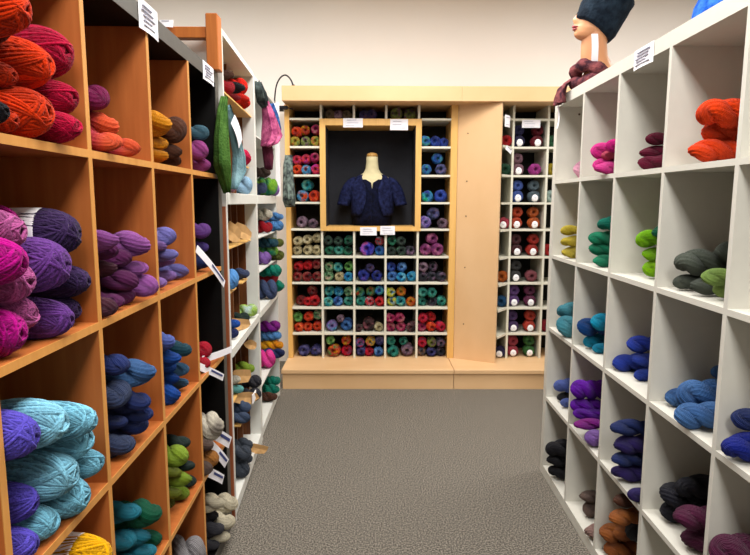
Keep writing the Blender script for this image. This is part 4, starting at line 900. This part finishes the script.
# front of garment faces -y ; opening gap round angle -90deg
def shell(prof, gap, thick=.012, n=56, seed=0, rib=.006):
    mb = MB(); rs = []
    for k, (z, a, b_, g) in enumerate(prof):
        ring_o = []; ring_i = []
        for j in range(n+1):
            t0 = -pi/2+g; t1 = 3*pi/2-g; t = t0+(t1-t0)*j/n
            rb = 1+rib*10*.12*sin(28*t+seed)+.02*sin(5*t+k*.7)
            ring_o.append((a*rb*cos(t), b_*rb*sin(t), z)); ring_i.append(((a-thick)*cos(t), (b_-thick)*sin(t), z))
        rs.append(ring_o+ring_i[::-1])
    mb.rings(rs); return mb
shell([(.0, .150, .105, .0), (.10, .145, .10, .0), (.20, .155, .105, .0), (.28, .168, .106, .0), (.33, .165, .096, .05), (.355, .15, .085, .35)], 0).build('inner_top', navyd, cg, True)
body = [(.075, .160, .122, .62), (.10, .168, .13, .52), (.14, .168, .130, .40), (.20, .168, .128, .30), (.27, .172, .122, .28), (.31, .172, .112, .34), (.345, .16, .095, .5), (.375, .125, .078, .75), (.395, .095, .066, .95)]
shell(body, 0, .014, seed=1).build('body', navym, cg, True)
for sx in (-1, 1):
    pts = [Vector((sx*.115, .0, .345)), Vector((sx*.155, -.005, .315)), Vector((sx*.187, -.01, .27)), Vector((sx*.210, -.02, .215)), Vector((sx*.226, -.03, .165))]
    pp = smooth(pts, 5); rr = [.04, .052, .053, .05, .044]
    MB().tube(pp, lambda i: (rr[min(4, i//5)]*(1-(i % 5)/5)+rr[min(4, i//5+1)]*(i % 5)/5)*(1+.04*(i % 2)), 28).build('sleeve', navym, cg, True)
    MB().tube([pts[-1]+Vector((0, 0, .012)), pts[-1]+Vector((sx*.003, -.002, -.010))], .047, 28).build('cuff', navym, cg, True)

# ------------------------------------------------------------------ mannequin head with beanie on the white bookcase
HX, HY = 1.0, 2.6
mh = empty('mannequin_head', (HX, HY, 1.85), 0, 'female mannequin head on top of white bookcase, wearing a dark beanie', 'mannequin head')
def rings_from(fn, zs, n=64): return [[fn(z, 2*pi*j/n) for j in range(n)] for z in zs]
# head in its own frame: face to -x, z up from chin (0) to crown (.23); then tilted back
def lerp(tab, z):
    for (z0, *a), (z1, *b_) in zip(tab, tab[1:]):
        if z <= z1:
            f_ = (z-z0)/(z1-z0); f_ = max(0, f_); f_ = f_*f_*(3-2*f_)*.5+f_*.5
            return [p*(1-f_)+q*f_ for p, q in zip(a, b_)]
    return tab[-1][1:]
HT = [(0, -.070, -.020, .020), (.006, -.082, -.01, .034), (.02, -.090, .03, .046), (.04, -.090, .065, .058), (.07, -.091, .085, .066), (.10, -.092, .095, .070), (.13, -.090, .096, .073), (.16, -.080, .094, .070), (.19, -.060, .08, .060), (.215, -.036, .055, .042), (.228, -.015, .03, .02), (.231, .0, .012, .006)]
def headp(z, t):
    xf, xb, hw = lerp(HT, z); cx = (xf+xb)/2; a = (xb-xf)/2
    x = cx-a*cos(t); y = hw*sin(t)
    if cos(t) > 0:
        lat = abs(y)
        x -= .024*math.exp(-(lat/.011)**2)*max(0, 1-abs(z-.068)/.034)**.8 if z < .072 else .022*math.exp(-(lat/.010)**2)*max(0, 1-(z-.072)/.045)
        x -= .007*math.exp(-(lat/.020)**2)*(math.exp(-((z-.041)/.005)**2)+math.exp(-((z-.030)/.005)**2))
        x += .010*math.exp(-((lat-.030)/.013)**2)*math.exp(-((z-.108)/.012)**2)
        x -= .006*math.exp(-(lat/.018)**2)*math.exp(-((z-.008)/.010)**2)
        x -= .005*math.exp(-((lat-.03)/.02)**2)*math.exp(-((z-.125)/.008)**2)
    return Vector((x, y, z))
HM = Matrix.Translation((-.044, 0, .200)) @ Matrix.Rotation(.25, 4, 'Y')
zs = [i/60*.231 for i in range(61)]
hd = MB().rings([[tuple(HM @ p) for p in r_] for r_ in rings_from(headp, zs)])
# neck and bust, joined to the head in the same surface body
nk = [(-.006, .03, .0, .145, .13), (.02, .025, 0, .14, .12), (.05, .03, 0, .118, .085), (.075, -.002, 0, .074, .064), (.10, -.022, 0, .062, .056), (.14, -.038, 0, .056, .052), (.19, -.042, 0, .053, .051), (.24, -.036, 0, .056, .054), (.30, -.02, 0, .058, .056)]
hd.rings([ell(cx, cy, max(z, 0), a, b_, 48) for z, cx, cy, a, b_ in nk])
hdo = hd.build('head', M['skin'], mh, True)
lipm = MB()
for zc, rr in ((.0405, .0052), (.031, .0058)):
    pts = [HM @ (headp(zc, t)+Vector((-.0008, 0, 0))) for t in [(-.36+.72*i/12) for i in range(13)]]
    lipm.tube(pts, lambda i, rr=rr: rr*max(.15, sin(pi*(i+.6)/13.2)), 8)
lipm.build('lips', M['lips'], mh, True)
for sy in (-1, 1):
    c = HM @ (headp(.108, math.asin(min(1, .031/.07))*sy)+Vector((-.001, 0, 0)))
    e = MB().rings([[(c.x+.004*sin(f_)-.001, c.y+.013*cos(f_)*cos(2*pi*j/14), c.z+.005*cos(f_)*sin(2*pi*j/14)) for j in range(14)] for f_ in [i/6*1.5 for i in range(-6, 7)]])
    e.build('eye', M['eye'], mh, True)
    er = MB(); c = HM @ Vector((.012, sy*.072, .085))
    er.tube([c+Vector((.0, 0, -.026)), c+Vector((-.006, sy*.005, -.012)), c+Vector((-.004, sy*.009, .006)), c+Vector((.006, sy*.010, .022)), c+Vector((.016, sy*.006, .018)), c+Vector((.016, sy*.002, .0)), c+Vector((.006, 0, -.022))], .0055, 8)
    er.build('ear', M['skin'], mh, True)
strip((.938, HY-.058, 2.07), (.94, HY-.066, 1.955), .028, M['paper'], 'paper_tag', label='white paper tag hanging beside the mannequin neck', cat='tag', printed=False, up=(1, 0, 0))
# beanie: rings along a tilted axis
hatm = cloth_mat('beanie_knit', '#121a24', '#202c38', 40, 30)
A0 = Vector((.948, HY, 2.103)); ax = Vector((.60, 0, .80)).normalized(); e1 = Vector((0, 1, 0)); e2 = ax.cross(e1)
ht = []
for h_, ra, rb_, off in ((-.006, .086, .084, 0), (.0, .091, .088, 0), (.03, .096, .092, 0), (.06, .100, .096, -.008), (.09, .100, .095, -.012), (.12, .097, .092, -.012), (.15, .090, .086, -.010), (.175, .074, .07, .006), (.195, .052, .05, .008), (.205, .026, .025, .01), (.207, .008, .008, .01)):
    ring = []
    for j in range(72):
        t = 2*pi*j/72; g = 1+.018*abs(sin(12*t))
        # e2 points along -x/+z side: stretch towards the nape at the brim
        u = cos(t)*ra*g; v_ = sin(t)*rb_*g
        drop = 0
        if h_ < .03: drop = -.055*max(0, -cos(t))**1.5*(1-max(0, h_)/.03) if False else 0
        ring.append(tuple(A0+e2*0+Vector((1, 0, 0))*0+ax*(h_)+(e2*(-1))*(-u)+e1*v_+e2*(-off)))
    ht.append(ring)
HAT_RINGS = ht
tag(MB().rings(ht).build('beanie', hatm, smooth=True), 'dark navy knitted beanie pulled low over the mannequin head', 'hat')
# scarf round the neck with a tail over the edge
scm = cloth_mat('tweed_scarf', '#38202a', '#84484a', 60, 34)
sf = MB(); loop = []
for i in range(49):
    t = 2*pi*i/48*1.0+.3
    loop.append((HX-.005+.105*cos(t), HY+.098*sin(t), 1.905+.02*sin(2*t+.6)-.03*cos(t)*0+.035*(-cos(t))*.6))
sf.tube(loop[:-1], lambda i: .026+.005*sin(i*1.3), 14, closed=True)
loop2 = [(HX+.02+.125*cos(2*pi*i/48), HY+.115*sin(2*pi*i/48), 1.880+.006*sin(3*2*pi*i/48)) for i in range(48)]
sf.tube(loop2, lambda i: .027+.006*sin(i*.9), 14, closed=True)
tl = smooth([(HX-.09, HY+.03, 1.925), (HX-.12, HY+.05, 1.905), (.872, HY+.05, 1.895), (.845, HY+.05, 1.868), (.836, HY+.05, 1.83), (.836, HY+.05, 1.80)], 6)
rs = []
for i, p in enumerate(tl):
    f_ = i/(len(tl)-1); hw = .035+.03*f_; ring = []
    for j in range(24):
        t = 2*pi*j/24
        ring.append((p.x+.016*sin(t)*(1-.3*f_)+.006*sin(6*cos(t)+i*.2), p.y+hw*cos(t), p.z+.012*sin(t)*(1-f_)))
    rs.append(ring)
sf.rings(rs)
tag(sf.build('knit_scarf', scm, smooth=True), 'burgundy tweed scarf round the mannequin neck, its tail over the bookcase edge', 'scarf')
strip((.845, HY+.10, 1.80), (.846, HY+.10, 1.70), .018, M['paper'], 'paper_tag', label='narrow white tag dangling below the burgundy scarf tail', cat='tag', printed=False, up=(0, 1, 0))
# blue knitted hat on the white bookcase top
bh = cloth_mat('cobalt_knit', '#1c50b0', '#3c78d4', 60, 40)
rs = []
for z, r_ in ((0, .105), (.012, .112), (.04, .113), (.07, .108), (.10, .095), (.125, .075), (.14, .05), (.148, .02)):
    rs.append([(1.035+r_*(1+.02*sin(16*2*pi*j/64))*cos(2*pi*j/64), 1.72+r_*(1+.02*sin(16*2*pi*j/64))*sin(2*pi*j/64), 1.85+z) for j in range(64)])
tag(MB().rings(rs).build('knit_hat', bh, smooth=True), 'bright blue knitted hat lying on top of the white cube bookcase', 'hat')
